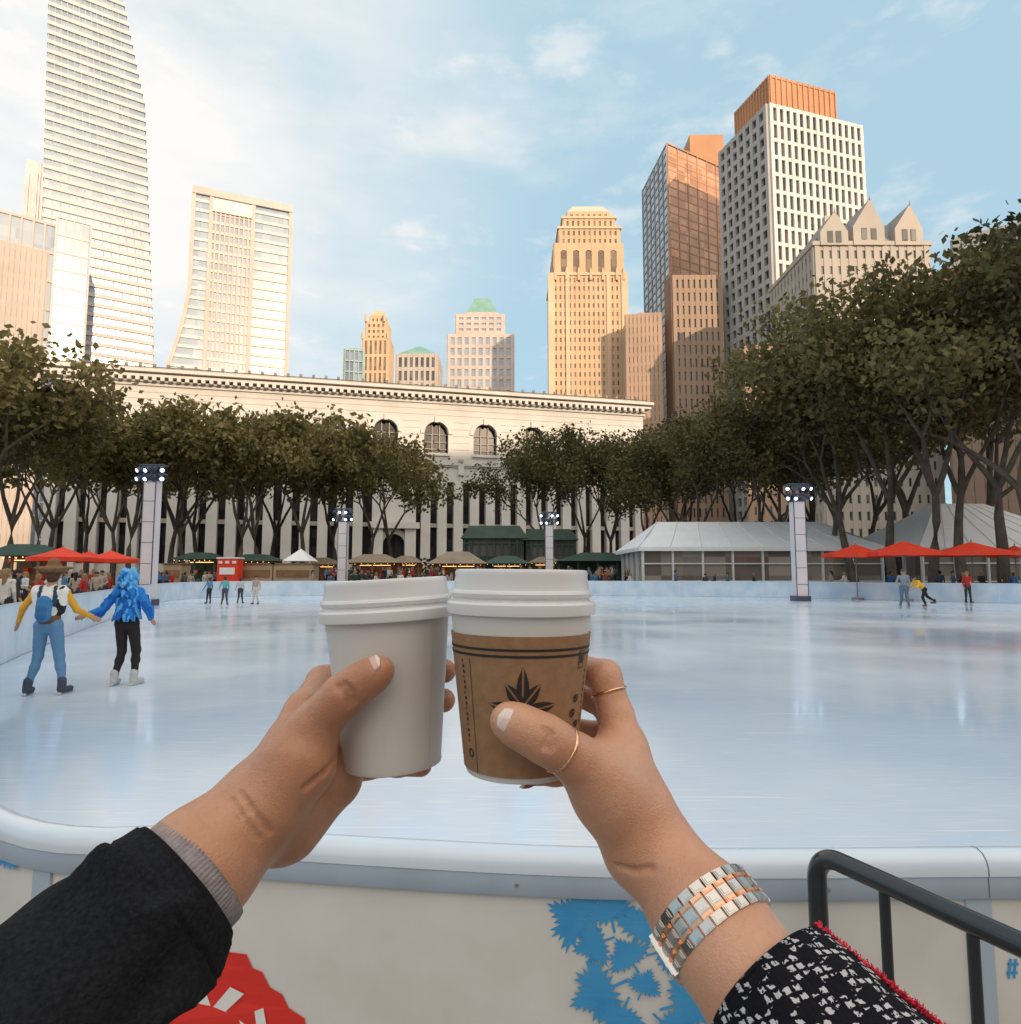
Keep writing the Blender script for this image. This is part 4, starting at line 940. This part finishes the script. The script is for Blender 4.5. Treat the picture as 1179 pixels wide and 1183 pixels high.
# ---------------------------------------------------------------- cups
M_paper=mat('cup_paper',(.70,.665,.64),.55,var=.02,scale=20,bump=.03,bscale=400); M_lid=mat('lid_plastic',(.76,.73,.73),.30); M_kraft=mat('kraft_paper',(.30,.155,.078),.8,scale=160,col2=(.36,.20,.105),bump=.15,bscale=500); M_ink=mat('black_ink',(.02,.018,.016),.6)
def cup(name,px_t,py_t,px_b,py_b,Y,r0,r1,sleeve):
    root=empty(name); top=W(px_t,py_t,Y); bot=W(px_b,py_b,Y); ax=(top-bot); Hh=ax.length; ax.normalize()
    u=(Vector((1,0,0))-ax*ax.x).normalized(); v=ax.cross(u)
    def S(th,r,z): return bot+ax*z+u*math.sin(th)*r-v*math.cos(th)*r
    lidh=.0235; zl=Hh-lidh
    def lathe(nm,prof,m,n=96):
        mb=MB(); V=[];Fc=[]
        for (r,z) in prof:
            for k in range(n): V.append(tuple(S(2*math.pi*k/n,r,z)))
        for i in range(len(prof)-1):
            for k in range(n):
                k2=(k+1)%n; Fc.append((i*n+k,i*n+k2,(i+1)*n+k2,(i+1)*n+k))
        mb.v=V;mb.f=Fc;mb.m=[0]*len(Fc)
        o=mb.obj(nm,[m],root,smooth=True)
        bm=bmesh.new(); bm.from_mesh(o.data); bmesh.ops.recalc_face_normals(bm,faces=bm.faces)
        for e in bm.edges:
            if len(e.link_faces)==2 and e.calc_face_angle(0)>.6: e.smooth=False
        bm.to_mesh(o.data); bm.free(); return o
    rad=lambda z:lerp(r1,r0,z/zl)
    lathe('paper_body',[(.0005,.007),(r1-.002,.007),(r1-.0015,.0005),(r1,0),(r1+.0004,.001)]+[(rad(z),z) for z in(.004,.03,.06,zl)],M_paper)
    R0=.0450
    lathe('lid',[(r0-.002,zl-.003),(R0-.0015,zl-.003),(R0-.0003,zl-.0025),(R0,zl-.001),(R0,zl+.0035),(R0-.001,zl+.0048),(R0-.0032,zl+.0052),(R0-.0036,zl+.0065),(R0-.0022,zl+.0075),(R0-.0018,zl+.0095),(R0-.0026,zl+.011),(R0-.0036,zl+.0115),(R0-.0048,Hh-.004),(R0-.0045,Hh-.002),(R0-.0052,Hh-.0004),(R0-.0068,Hh),(R0-.0082,Hh-.0008),(R0-.009,Hh-.005),(R0-.02,Hh-.0055),(.0005,Hh-.0055)],M_lid)
    if not sleeve:
        mb=MB()
        for (ta,tb) in((.95,.957),):
            mb.face([S(ta,rad(.001)+.0003,.001),S(tb,rad(.001)+.0003,.001),S(tb,rad(zl-.003)+.0003,zl-.003),S(ta,rad(zl-.003)+.0003,zl-.003)])
        mb.obj('paper_seam',[mat('seam_paper',(.52,.49,.46),.6)],root)
    if sleeve:
        z0,z1=.0035,zl-.0135; rs=lambda z:rad(z)+.0012
        lathe('sleeve',[(rad(z0),z0),(rs(z0),z0)]+[(rs(lerp(z0,z1,k/8)),lerp(z0,z1,k/8)) for k in range(1,9)]+[(rad(z1),z1+.0001)],M_kraft)
        mb=MB()
        def strip(th0,th1,za,zb_,n=40):
            for k in range(n):
                t0=lerp(th0,th1,k/n);t1=lerp(th0,th1,(k+1)/n)
                mb.face([S(t0,rs(za)+.0003,za),S(t1,rs(za)+.0003,za),S(t1,rs(zb_)+.0003,zb_),S(t0,rs(zb_)+.0003,zb_)])
        strip(-3.1,3.1,z1-.0080,z1-.0066,90); strip(-3.1,3.1,z1-.0115,z1-.0101,90)
        strip(-.80,-.79,z0,z1-.013,2)
        def leafd(th,z,ln,wd,ang,gap=.0004):
            n=10; prev=None
            for k in range(n+1):
                s=k/n; w2=wd*math.sin(math.pi*s**.8)*.5
                def pt(o):
                    x=math.cos(ang)*s*ln-math.sin(ang)*o; y=math.sin(ang)*s*ln+math.cos(ang)*o
                    zz=z+y; return S(th+x/rs(zz),rs(zz)+.0004,zz)
                g=min(gap,w2); cur=(pt(w2),pt(g),pt(-g),pt(-w2))
                if prev:
                    mb.face([prev[0],prev[1],cur[1],cur[0]]); mb.face([prev[2],prev[3],cur[3],cur[2]])
                prev=cur
        zc=.040
        for a_,l_,o_ in((90,.021,.004),(52,.016,.003),(128,.016,.003),(12,.020,0),(168,.020,0),(-30,.019,-.002),(210,.019,-.002),(-66,.017,-.003),(246,.017,-.003)): leafd(.02,zc+o_,l_,.0070,math.radians(a_),.0006)
        for (t,z) in((.82,.036),(.95,.029),(.88,.044),(.72,.028)): leafd(t,z,.0065,.0045,math.radians(25),.0003)
        for j in range(16):
            z=.020+j*.0030; strip(-.98,-.935-.03*(j%3==0),z,z+.0016,2)
        for j in range(9): z=.03+j*.0036; strip(1.18,1.21,z,z+.002,2)
        strip(.93,1.08,.062,.0625,3);strip(.93,1.08,.0715,.072,3);strip(.93,.945,.0625,.0715,1);strip(1.065,1.08,.0625,.0715,1);strip(.97,1.04,.065,.069,2)
        for k in range(10):
            t0=2*math.pi*k/10;t1=2*math.pi*(k+1)/10
            P=lambda t,r:S(-.93+math.cos(t)*r/.036,rs(.014+math.sin(t)*r)+.0003,.014+math.sin(t)*r)
            mb.face([P(t0,.0016),P(t1,.0016),P(t1,.0026),P(t0,.0026)])
        mb.obj('printing',[M_ink],root)
    return root
cup('paper_cup',446,669,454,881,.444,.0408,.0312,False)
cup('paper_cup',602,658,600,887,.405,.0426,.0315,True)
# ---------------------------------------------------------------- hands
def skin_mat(name,c1,c2,cr):
    m,nt,b=new_mat(name);N=nt.nodes;L=nt.links
    tc=N.new('ShaderNodeTexCoord');n=N.new('ShaderNodeTexNoise');n.inputs['Scale'].default_value=22;n.inputs['Detail'].default_value=4;L.new(tc.outputs['Object'],n.inputs['Vector'])
    r=N.new('ShaderNodeValToRGB');r.color_ramp.elements[0].position=.34;r.color_ramp.elements[1].position=.66;r.color_ramp.elements[0].color=(*c1,1);r.color_ramp.elements[1].color=(*c2,1)
    L.new(n.outputs['Fac'],r.inputs['Fac'])
    n3=N.new('ShaderNodeTexNoise');n3.inputs['Scale'].default_value=350;n3.inputs['Detail'].default_value=3;L.new(tc.outputs['Object'],n3.inputs['Vector'])
    mr=N.new('ShaderNodeMapRange');mr.inputs['From Min'].default_value=.5;mr.inputs['From Max'].default_value=.8;mr.inputs['To Max'].default_value=.3;L.new(n3.outputs['Fac'],mr.inputs['Value'])
    mx=N.new('ShaderNodeMix');mx.data_type='RGBA';mx.inputs['B'].default_value=(*cr,1);L.new(mr.outputs[0],mx.inputs['Factor']);L.new(r.outputs['Color'],mx.inputs['A'])
    L.new(mx.outputs['Result'],b.inputs['Base Color'])
    b.inputs['Roughness'].default_value=.38;b.inputs['Specular IOR Level'].default_value=.45
    b.inputs['Subsurface Weight'].default_value=.25;b.inputs['Subsurface Scale'].default_value=.004;b.inputs['Subsurface Radius'].default_value=(1,.35,.18)
    v=N.new('ShaderNodeTexVoronoi');v.inputs['Scale'].default_value=900;L.new(tc.outputs['Object'],v.inputs['Vector'])
    n2=N.new('ShaderNodeTexNoise');n2.inputs['Scale'].default_value=190;n2.inputs['Detail'].default_value=7;L.new(tc.outputs['Object'],n2.inputs['Vector'])
    ad=N.new('ShaderNodeMath');L.new(v.outputs['Distance'],ad.inputs[0]);L.new(n2.outputs['Fac'],ad.inputs[1])
    bp=N.new('ShaderNodeBump');bp.inputs['Strength'].default_value=.32;bp.inputs['Distance'].default_value=.0008;L.new(ad.outputs[0],bp.inputs['Height']);L.new(bp.outputs[0],b.inputs['Normal'])
    return m
SKL=skin_mat('skin_left',(.47,.215,.12),(.59,.305,.185),(.40,.15,.08)); SKR=skin_mat('skin_right',(.55,.265,.16),(.68,.37,.24),(.52,.20,.12))
def hp(a,b): return (tuple(W(*a[:3])),tuple(W(*b[:3])),a[3],b[3],0,None)
def chain(*pts): return [hp(a,b) for a,b in zip(pts[:-1],pts[1:])]
armL=empty('left_arm')
palm=chain((30,1185,.32,.036),(225,1005,.375,.0295),(298,935,.405,.0265))
palm+=chain((305,925,.41,.021),(353,822,.452,.0135))+chain((308,930,.42,.02),(352,835,.475,.0135))+chain((315,940,.43,.02),(365,860,.49,.013))+chain((325,950,.43,.019),(388,890,.485,.012))
palm+=chain((312,922,.395,.021),(345,880,.400,.0190),(352,860,.405,.0160))+chain((330,950,.425,.022),(383,905,.445,.017))+chain((350,865,.43,.016),(390,890,.442,.014))
groups=[(.014,palm),
 (.004,chain((346,862,.406,.0160),(366,836,.402,.0138),(382,818,.399,.0121),(396,804,.398,.0124),(414,790,.3965,.0113),(430,780,.396,.0102),(438,775,.3965,.0088))),
 (.004,chain((353,822,.452,.0125),(372,787,.49,.0108),(440,772,.508,.0095),(513,775,.482,.0085))),
 (.004,chain((352,835,.475,.0125),(378,815,.507,.0108),(445,807,.514,.0095),(512,809,.485,.0085))),
 (.004,chain((365,860,.49,.012),(400,847,.515,.0105),(450,842,.517,.0092),(490,845,.495,.008))),
 (.004,chain((388,890,.485,.011),(425,884,.495,.0095),(460,882,.478,.0085),(486,884,.463,.0075)))]
gl=[([(390,793),(399,803),(404,816)],.0016,.00135),([(396,789),(405,799),(409,811)],.0015,.0013),([(396,868),(376,893),(352,912)],.0019,.0015),
    ([(276,915),(292,938),(312,962)],.0016,.0013),([(266,922),(281,946),(300,970)],.0015,.00125)]
V,Q,I,_=sdf_mesh(groups,.0011,gl,[]); np_obj('hand',V,Q,[SKL],armL)
def nail(parent,c,d,nrm_,ln,wd,m):
    d=Vector(d).normalized(); nrm_=Vector(nrm_); nrm_=(nrm_-d*nrm_.dot(d)).normalized(); s=d.cross(nrm_); c=Vector(c); mb=MB(); n=14; mm=10; g=[]
    R_=wd*.80
    for i in range(n+1):
        row=[]
        for j in range(mm+1):
            v=(j/mm-.5)*2; uu=i/n*2-1
            wv=wd*.5*math.sqrt(max(0,1-abs(uu)**3.2)) ; x=v*wv
            z=math.sqrt(max(0,R_*R_-x*x))-R_ - (.0012*uu*uu if uu>0 else .0009*uu*uu)
            row.append(tuple(c+d*uu*ln/2+s*x+nrm_*z))
        g.append(row)
    for i in range(n):
        for j in range(mm): mb.face([g[i][j],g[i+1][j],g[i+1][j+1],g[i][j+1]],1 if i>=n-2 else 0)
    o=mb.obj('nail',[m,M_ntip],parent,smooth=True); bm=bmesh.new();bm.from_mesh(o.data);bmesh.ops.remove_doubles(bm,verts=bm.verts,dist=.00002);bmesh.ops.recalc_face_normals(bm,faces=bm.faces);bm.to_mesh(o.data);bm.free()
    md=o.modifiers.new('s','SOLIDIFY'); md.thickness=.0010; md.offset=-1
M_ntip=mat('nail_tip',(.80,.70,.64),.25,coat=.3)
M_nail=mat('nail_natural',(.70,.44,.36),.2,coat=.4); M_nailp=mat('nail_polish',(.82,.60,.56),.12,coat=.7)
t0=W(414,790,.3965);t1=W(438,775,.3965)
nn_=Vector((-.25,-.74,.66)).normalized()
nail(armL,t1-(t1-t0).normalized()*.0032+nn_*.0105,t1-t0,nn_,.0145,.0125,M_nail)
armR=empty('right_arm')
palm=chain((925,1215,.315,.031),(822,1068,.357,.0262),(758,985,.388,.0232))
palm+=chain((752,975,.395,.019),(721,866,.405,.0128))+chain((750,980,.405,.019),(722,876,.43,.0128))+chain((745,985,.415,.018),(714,892,.448,.012))+chain((735,990,.42,.017),(702,908,.455,.011))
palm+=chain((735,978,.385,.0185),(700,915,.379,.0172),(684,892,.373,.015))+chain((698,885,.41,.012),(708,940,.41,.015))+chain((714,868,.40,.012),(694,880,.388,.012))
palm+=chain((735,930,.392,.017),(715,895,.392,.014))
groups=[(.013,palm),
 (.004,chain((690,897,.376,.0155),(664,876,.3665,.0130),(642,861,.3605,.0120),(626,852,.3588,.0122),(606,842,.358,.0112),(594,836,.358,.0103),(586,832,.3585,.0092))),
 (.004,chain((721,866,.405,.0122),(712,828,.411,.0104),(698,782,.417,.0102),(668,770,.452,.0085),(628,772,.462,.0075))),
 (.004,chain((722,876,.43,.0115),(702,815,.447,.0095),(665,800,.468,.0085),(630,800,.468,.0075))),
 (.004,chain((714,892,.448,.011),(695,850,.462,.0092),(655,842,.475,.0082),(615,845,.47,.0072))),
 (.004,chain((702,908,.455,.0102),(672,894,.455,.0085),(640,893,.445,.0077),(612,895,.436,.0068)))]
gr=[([(629,840),(632,852),(629,865)],.0015,.00128),([(636,843),(639,856),(636,868)],.0016,.00132),
    ([(712,1000),(732,1006),(754,1003)],.0013,.00118)]
V,Q,I,_=sdf_mesh(groups,.0011,gr,[]); np_obj('hand',V,Q,[SKR],armR)
t0=W(606,842,.358);t1=W(586,832,.3585); nn_=Vector((.0,-1,.22)).normalized()
nail(armR,t1-(t1-t0).normalized()*.0032+nn_*.0110,t1-t0,nn_,.0170,.0132,M_nailp)
t0=W(640,893,.445);t1=W(610,896,.435); nn_=Vector((-.1,-.6,-.8)).normalized()
nail(armR,t1+nn_*.0070,t1-t0,nn_,.009,.008,mat('nail_red',(.35,.05,.05),.2))
M_rg=mat('rose_gold',(.80,.46,.30),.2,metal=1); M_sv=mat('steel',(.60,.57,.54),.24,metal=1)
def ringobj(name,c,ax,r,t,parent,beads=False):
    ax=Vector(ax).normalized();u=ax.orthogonal().normalized();v=ax.cross(u);c=Vector(c)
    mb=MB(); n=48; P=[c+(u*math.cos(2*math.pi*k/n)+v*math.sin(2*math.pi*k/n))*r for k in range(n+1)]
    mb.tube(P,[t*(1+.4*(k%2) if beads else 1) for k in range(n+1)],8,0,cap=False); mb.obj(name,[M_rg],parent,smooth=True)
a=W(656,870,.3645);b=W(640,860,.3600); ringobj('ring',a.lerp(b,.6),b-a,.0126,.0009,armR,True)
a=W(712,828,.411);b=W(698,782,.417); ringobj('ring',a.lerp(b,.62),b-a,.0105,.0010,armR)
# watch bracelet
wt=empty('wrist_watch')
c=W(822,1066,.357); ax=(W(925,1215,.315)-W(758,985,.388)).normalized()
u=(Vector((0,1,0))-ax*ax.y).normalized(); v=ax.cross(u)
mbS=MB();mbG=MB(); nL=26; rw=.0286
def link(mb,th,o,w_,tk,lnf,r=rw):
    er=u*math.cos(th)+v*math.sin(th); et=-u*math.sin(th)+v*math.cos(th)
    cc=c+ax*o+er*r; R_=Matrix((et,er,ax)).transposed(); hx=lnf*2*math.pi*r/nL
    mb.box(cc,(hx,tk,w_*.97),0,R_); mb.box(cc+er*tk*.32,(hx*.80,tk*.9,w_*.80),0,R_); mb.box(cc+er*tk*.5,(hx*.55,tk*.9,w_*.55),0,R_)
for k in range(nL):
    th=2*math.pi*k/nL
    for j,(o,w_) in enumerate(((-.0078,.0052),(-.0041,.0024),(0,.0058),(.0041,.0024),(.0078,.0052))):
        m_=mbG if j in(1,3) else mbS
        link(m_,th+(math.pi/nL if j in(1,2,3) else 0),o,w_,.0022,.88)
mbS.obj('steel_links',[M_sv],wt); mbG.obj('gold_links',[M_rg],wt)
mb=MB(); P=[c+ax*0+(u*math.cos(2*math.pi*k/60)+v*math.sin(2*math.pi*k/60))*(rw-.0012) for k in range(61)]
for o in(-.0078,-.0041,0,.0041,.0078): mb.tube([p+ax*o for p in P],[.0010]*61,6,0,cap=False)
mb.obj('link_pins',[mat('dark_steel',(.12,.11,.11),.4,metal=1)],wt)
dl=(W(765,1095,.357)-c); dl=(dl-ax*dl.dot(ax)).normalized()
et=ax.cross(dl); R_=Matrix((et,dl,ax)).transposed(); mb=MB()
mb.box(c+dl*(rw+.0004),(.020,.0034,.0205),0,R_); mb.box(c+dl*(rw+.0022),(.017,.0010,.0175),0,R_)
for q in(-.004,.004): mb.box(c+dl*(rw+.0026)+ax*q,(.0165,.0006,.0016),1,R_)
mb.obj('clasp',[M_sv,M_rg],wt)
def loftr(name,rings,mats,parent,n=128,fn=None):
    mb=MB()
    for i,(cpt,axd,r,mi,vv) in enumerate(rings):
        axd=axd.normalized(); u=(Vector((0,1,0))-axd*axd.y).normalized(); v=axd.cross(u)
        for k in range(n+1):
            t=2*math.pi*k/n; rr=r+(fn(t,i,vv) if fn else 0); mb.v.append(tuple(cpt+(u*math.cos(t)+v*math.sin(t))*rr))
    for i in range(len(rings)-1):
        for k in range(n):
            a=i*(n+1)+k; mb.f.append((a,a+1,a+n+2,a+n+1)); mb.m.append(rings[i+1][3])
            mb.uv+=[(k/n,rings[i][4]),((k+1)/n,rings[i][4]),((k+1)/n,rings[i+1][4]),(k/n,rings[i+1][4])]
    return mb.obj(name,mats,parent,smooth=True,uv=True)
M_wool=mat('black_wool',(.009,.010,.013),.95,scale=400,col2=(.022,.023,.027),bump=.9,bscale=350,spec=.12); M_knit=mat('grey_knit',(.24,.21,.22),.95,scale=200,col2=(.36,.32,.33),bump=.5,bscale=500,spec=.2)
cA=W(214,1019,.371); cB=W(20,1200,.318); axd=(cB-cA); ln=axd.length; axn=axd.normalized()
axo=W(-150,1330,.28)-cB
rings=[(cA+axn*.06,axd,.034,0,.06),(cA+axn*.004,axd,.0335,0,.004),(cA,axd,.035,0,0),(cA-axn*.001,axd,.037,0,0),(cA+axn*.002,axd,.0385,0,.003)]
for k in range(1,49):
    t=k/48; rings.append((cA+axn*ln*t,axd,.0390+.008*t,0,ln*t))
for k in range(1,12): rings.append((cB+axo*k/11,axd,.047+.006*k/11,0,ln+.015*k))
def folds(t,i,vv):
    if i<2: return 0
    s=min(1,vv/.02+.15); q=noise.noise(Vector((math.cos(t)*1.3,math.sin(t)*1.3,vv*14)))
    return s*(.0065*noise.noise(Vector((math.cos(t)*1.6,math.sin(t)*1.6,vv*30)))+.0060*(1-abs(math.sin(vv*42+2.2*math.sin(t+1)+3*q)))*max(0,.3+q*2.0)) -(.0016 if .014<vv<.0165 else 0)
loftr('coat_sleeve',rings,[M_wool],armL,fn=folds)
cK=W(232,1002,.3765)
rings=[(cK+axn*.05,axd,.0315,0,.05),(cK,axd,.0312,0,0),(cK-axn*.001,axd,.0325,0,0),(cK+axn*.002,axd,.0335,0,.002),(cK+axn*.01,axd,.0338,0,.01),(cK+axn*.03,axd,.0338,0,.03)]
loftr('knit_cuff',rings,[M_knit],armL,n=360,fn=lambda t,i,vv:.00035*math.sin(t*90)+.0012*noise.noise(Vector((math.cos(t)*1.5,math.sin(t)*1.5,vv*30))))
m,nt_,b=new_mat('tweed'); N_=nt_.nodes;L_=nt_.links
uv=N_.new('ShaderNodeUVMap')
def M2(op,a,b=None,c=None):
    q=N_.new('ShaderNodeMath'); q.operation=op
    for i,x in enumerate((a,b,c)):
        if x is None: continue
        if isinstance(x,(int,float)): q.inputs[i].default_value=x
        else: L_.new(x,q.inputs[i])
    return q.outputs[0]
sx=N_.new('ShaderNodeSeparateXYZ')
nz=N_.new('ShaderNodeTexNoise'); nz.inputs['Scale'].default_value=500; nz.inputs['Detail'].default_value=4; tcc=N_.new('ShaderNodeTexCoord'); L_.new(tcc.outputs['Object'],nz.inputs['Vector'])
L_.new(uv.outputs[0],sx.inputs[0])
wob=M2('MULTIPLY',M2('SUBTRACT',nz.outputs['Fac'],.5),.011)
U=M2('ADD',sx.outputs[0],wob); Vv=M2('ADD',M2('MULTIPLY',sx.outputs[1],4.3),wob)
fu=M2('FRACT',M2('MULTIPLY',U,15)); fv=M2('FRACT',M2('MULTIPLY',Vv,15))
su=M2('GREATER_THAN',M2('FRACT',M2('MULTIPLY',U,60)),.35); sv_=M2('GREATER_THAN',M2('FRACT',M2('MULTIPLY',M2('ADD',Vv,M2('MULTIPLY',U,.35)),60)),.40)
big=M2('ABSOLUTE',M2('SUBTRACT',M2('GREATER_THAN',fu,.5),M2('GREATER_THAN',fv,.42)))
dg=M2('GREATER_THAN',M2('FRACT',M2('MULTIPLY',M2('ADD',U,Vv),30)),.5)
pat=M2('MULTIPLY',M2('MULTIPLY',su,sv_),M2('MAXIMUM',M2('MULTIPLY',big,M2('GREATER_THAN',nz.outputs['Fac'],.42)),M2('MULTIPLY',dg,M2('GREATER_THAN',fv,.85))))
mxx=N_.new('ShaderNodeMix'); mxx.data_type='RGBA'; mxx.inputs['A'].default_value=(.010,.010,.014,1); mxx.inputs['B'].default_value=(.56,.54,.56,1); L_.new(pat,mxx.inputs['Factor']); L_.new(mxx.outputs['Result'],b.inputs['Base Color'])
b.inputs['Roughness'].default_value=.95; b.inputs['Specular IOR Level'].default_value=.15
bpp=N_.new('ShaderNodeBump'); bpp.inputs['Strength'].default_value=.9; bpp.inputs['Distance'].default_value=.0016; L_.new(M2('ADD',pat,nz.outputs['Fac']),bpp.inputs['Height']); L_.new(bpp.outputs[0],b.inputs['Normal'])
M_tweed=m
cA=W(884,1134,.336); cB=W(1010,1290,.295); axd=cB-cA; ln=axd.length; axn=axd.normalized()
rings=[(cA+axn*.05,axd,.032,0,.05),(cA+axn*.002,axd,.0315,0,.002),(cA-axn*.001,axd,.033,0,0),(cA,axd,.0348,0,.0015),(cA+axn*.003,axd,.0358,0,.003)]
for k in range(1,42): t=k/41; rings.append((cA+axn*ln*t,axd,.036+.010*t,0,ln*t))
loftr('tweed_sleeve',rings,[M_tweed],armR,fn=lambda t,i,vv:0 if i<2 else min(1,vv/.01+.3)*(.0030*noise.noise(Vector((math.cos(t)*1.5,math.sin(t)*1.5,vv*30)))+.0008*noise.noise(Vector((math.cos(t)*9,math.sin(t)*9,vv*200)))))
M_redy=mat('red_yarn',(.60,.02,.05),.9,bump=.5,bscale=400)
u=(Vector((0,1,0))-axn*axn.y).normalized(); v=axn.cross(u); dl=(W(940,1095,.336)-cA); dl=(dl-axn*dl.dot(axn)); dl=(dl.normalized()*1.0-u*.25).normalized()
mb=MB(); pr_=[]; w2=axn.cross(dl)
for k in range(160):
    t=k/159; r=.0362+.010*t; pr_.append(cA+axn*(ln*t)+dl*r*1.01+w2*.0012*math.sin(k*1.3)+dl*.0006*math.cos(k*1.3))
mb.tube(pr_,[.0010]*160,7,0)
for k in range(120):
    t=rnd.random(); r=.0362+.010*t; p=cA+axn*(ln*t)+dl*r*1.01; mb.tube([p,p+dl*.002+axn*rnd.uniform(-.003,.003)+w2*rnd.uniform(-.005,.005)],[.0004,.0002],4,0)
mb.obj('red_trim',[M_redy],armR,smooth=True)
print('objects',len(bpy.data.objects))
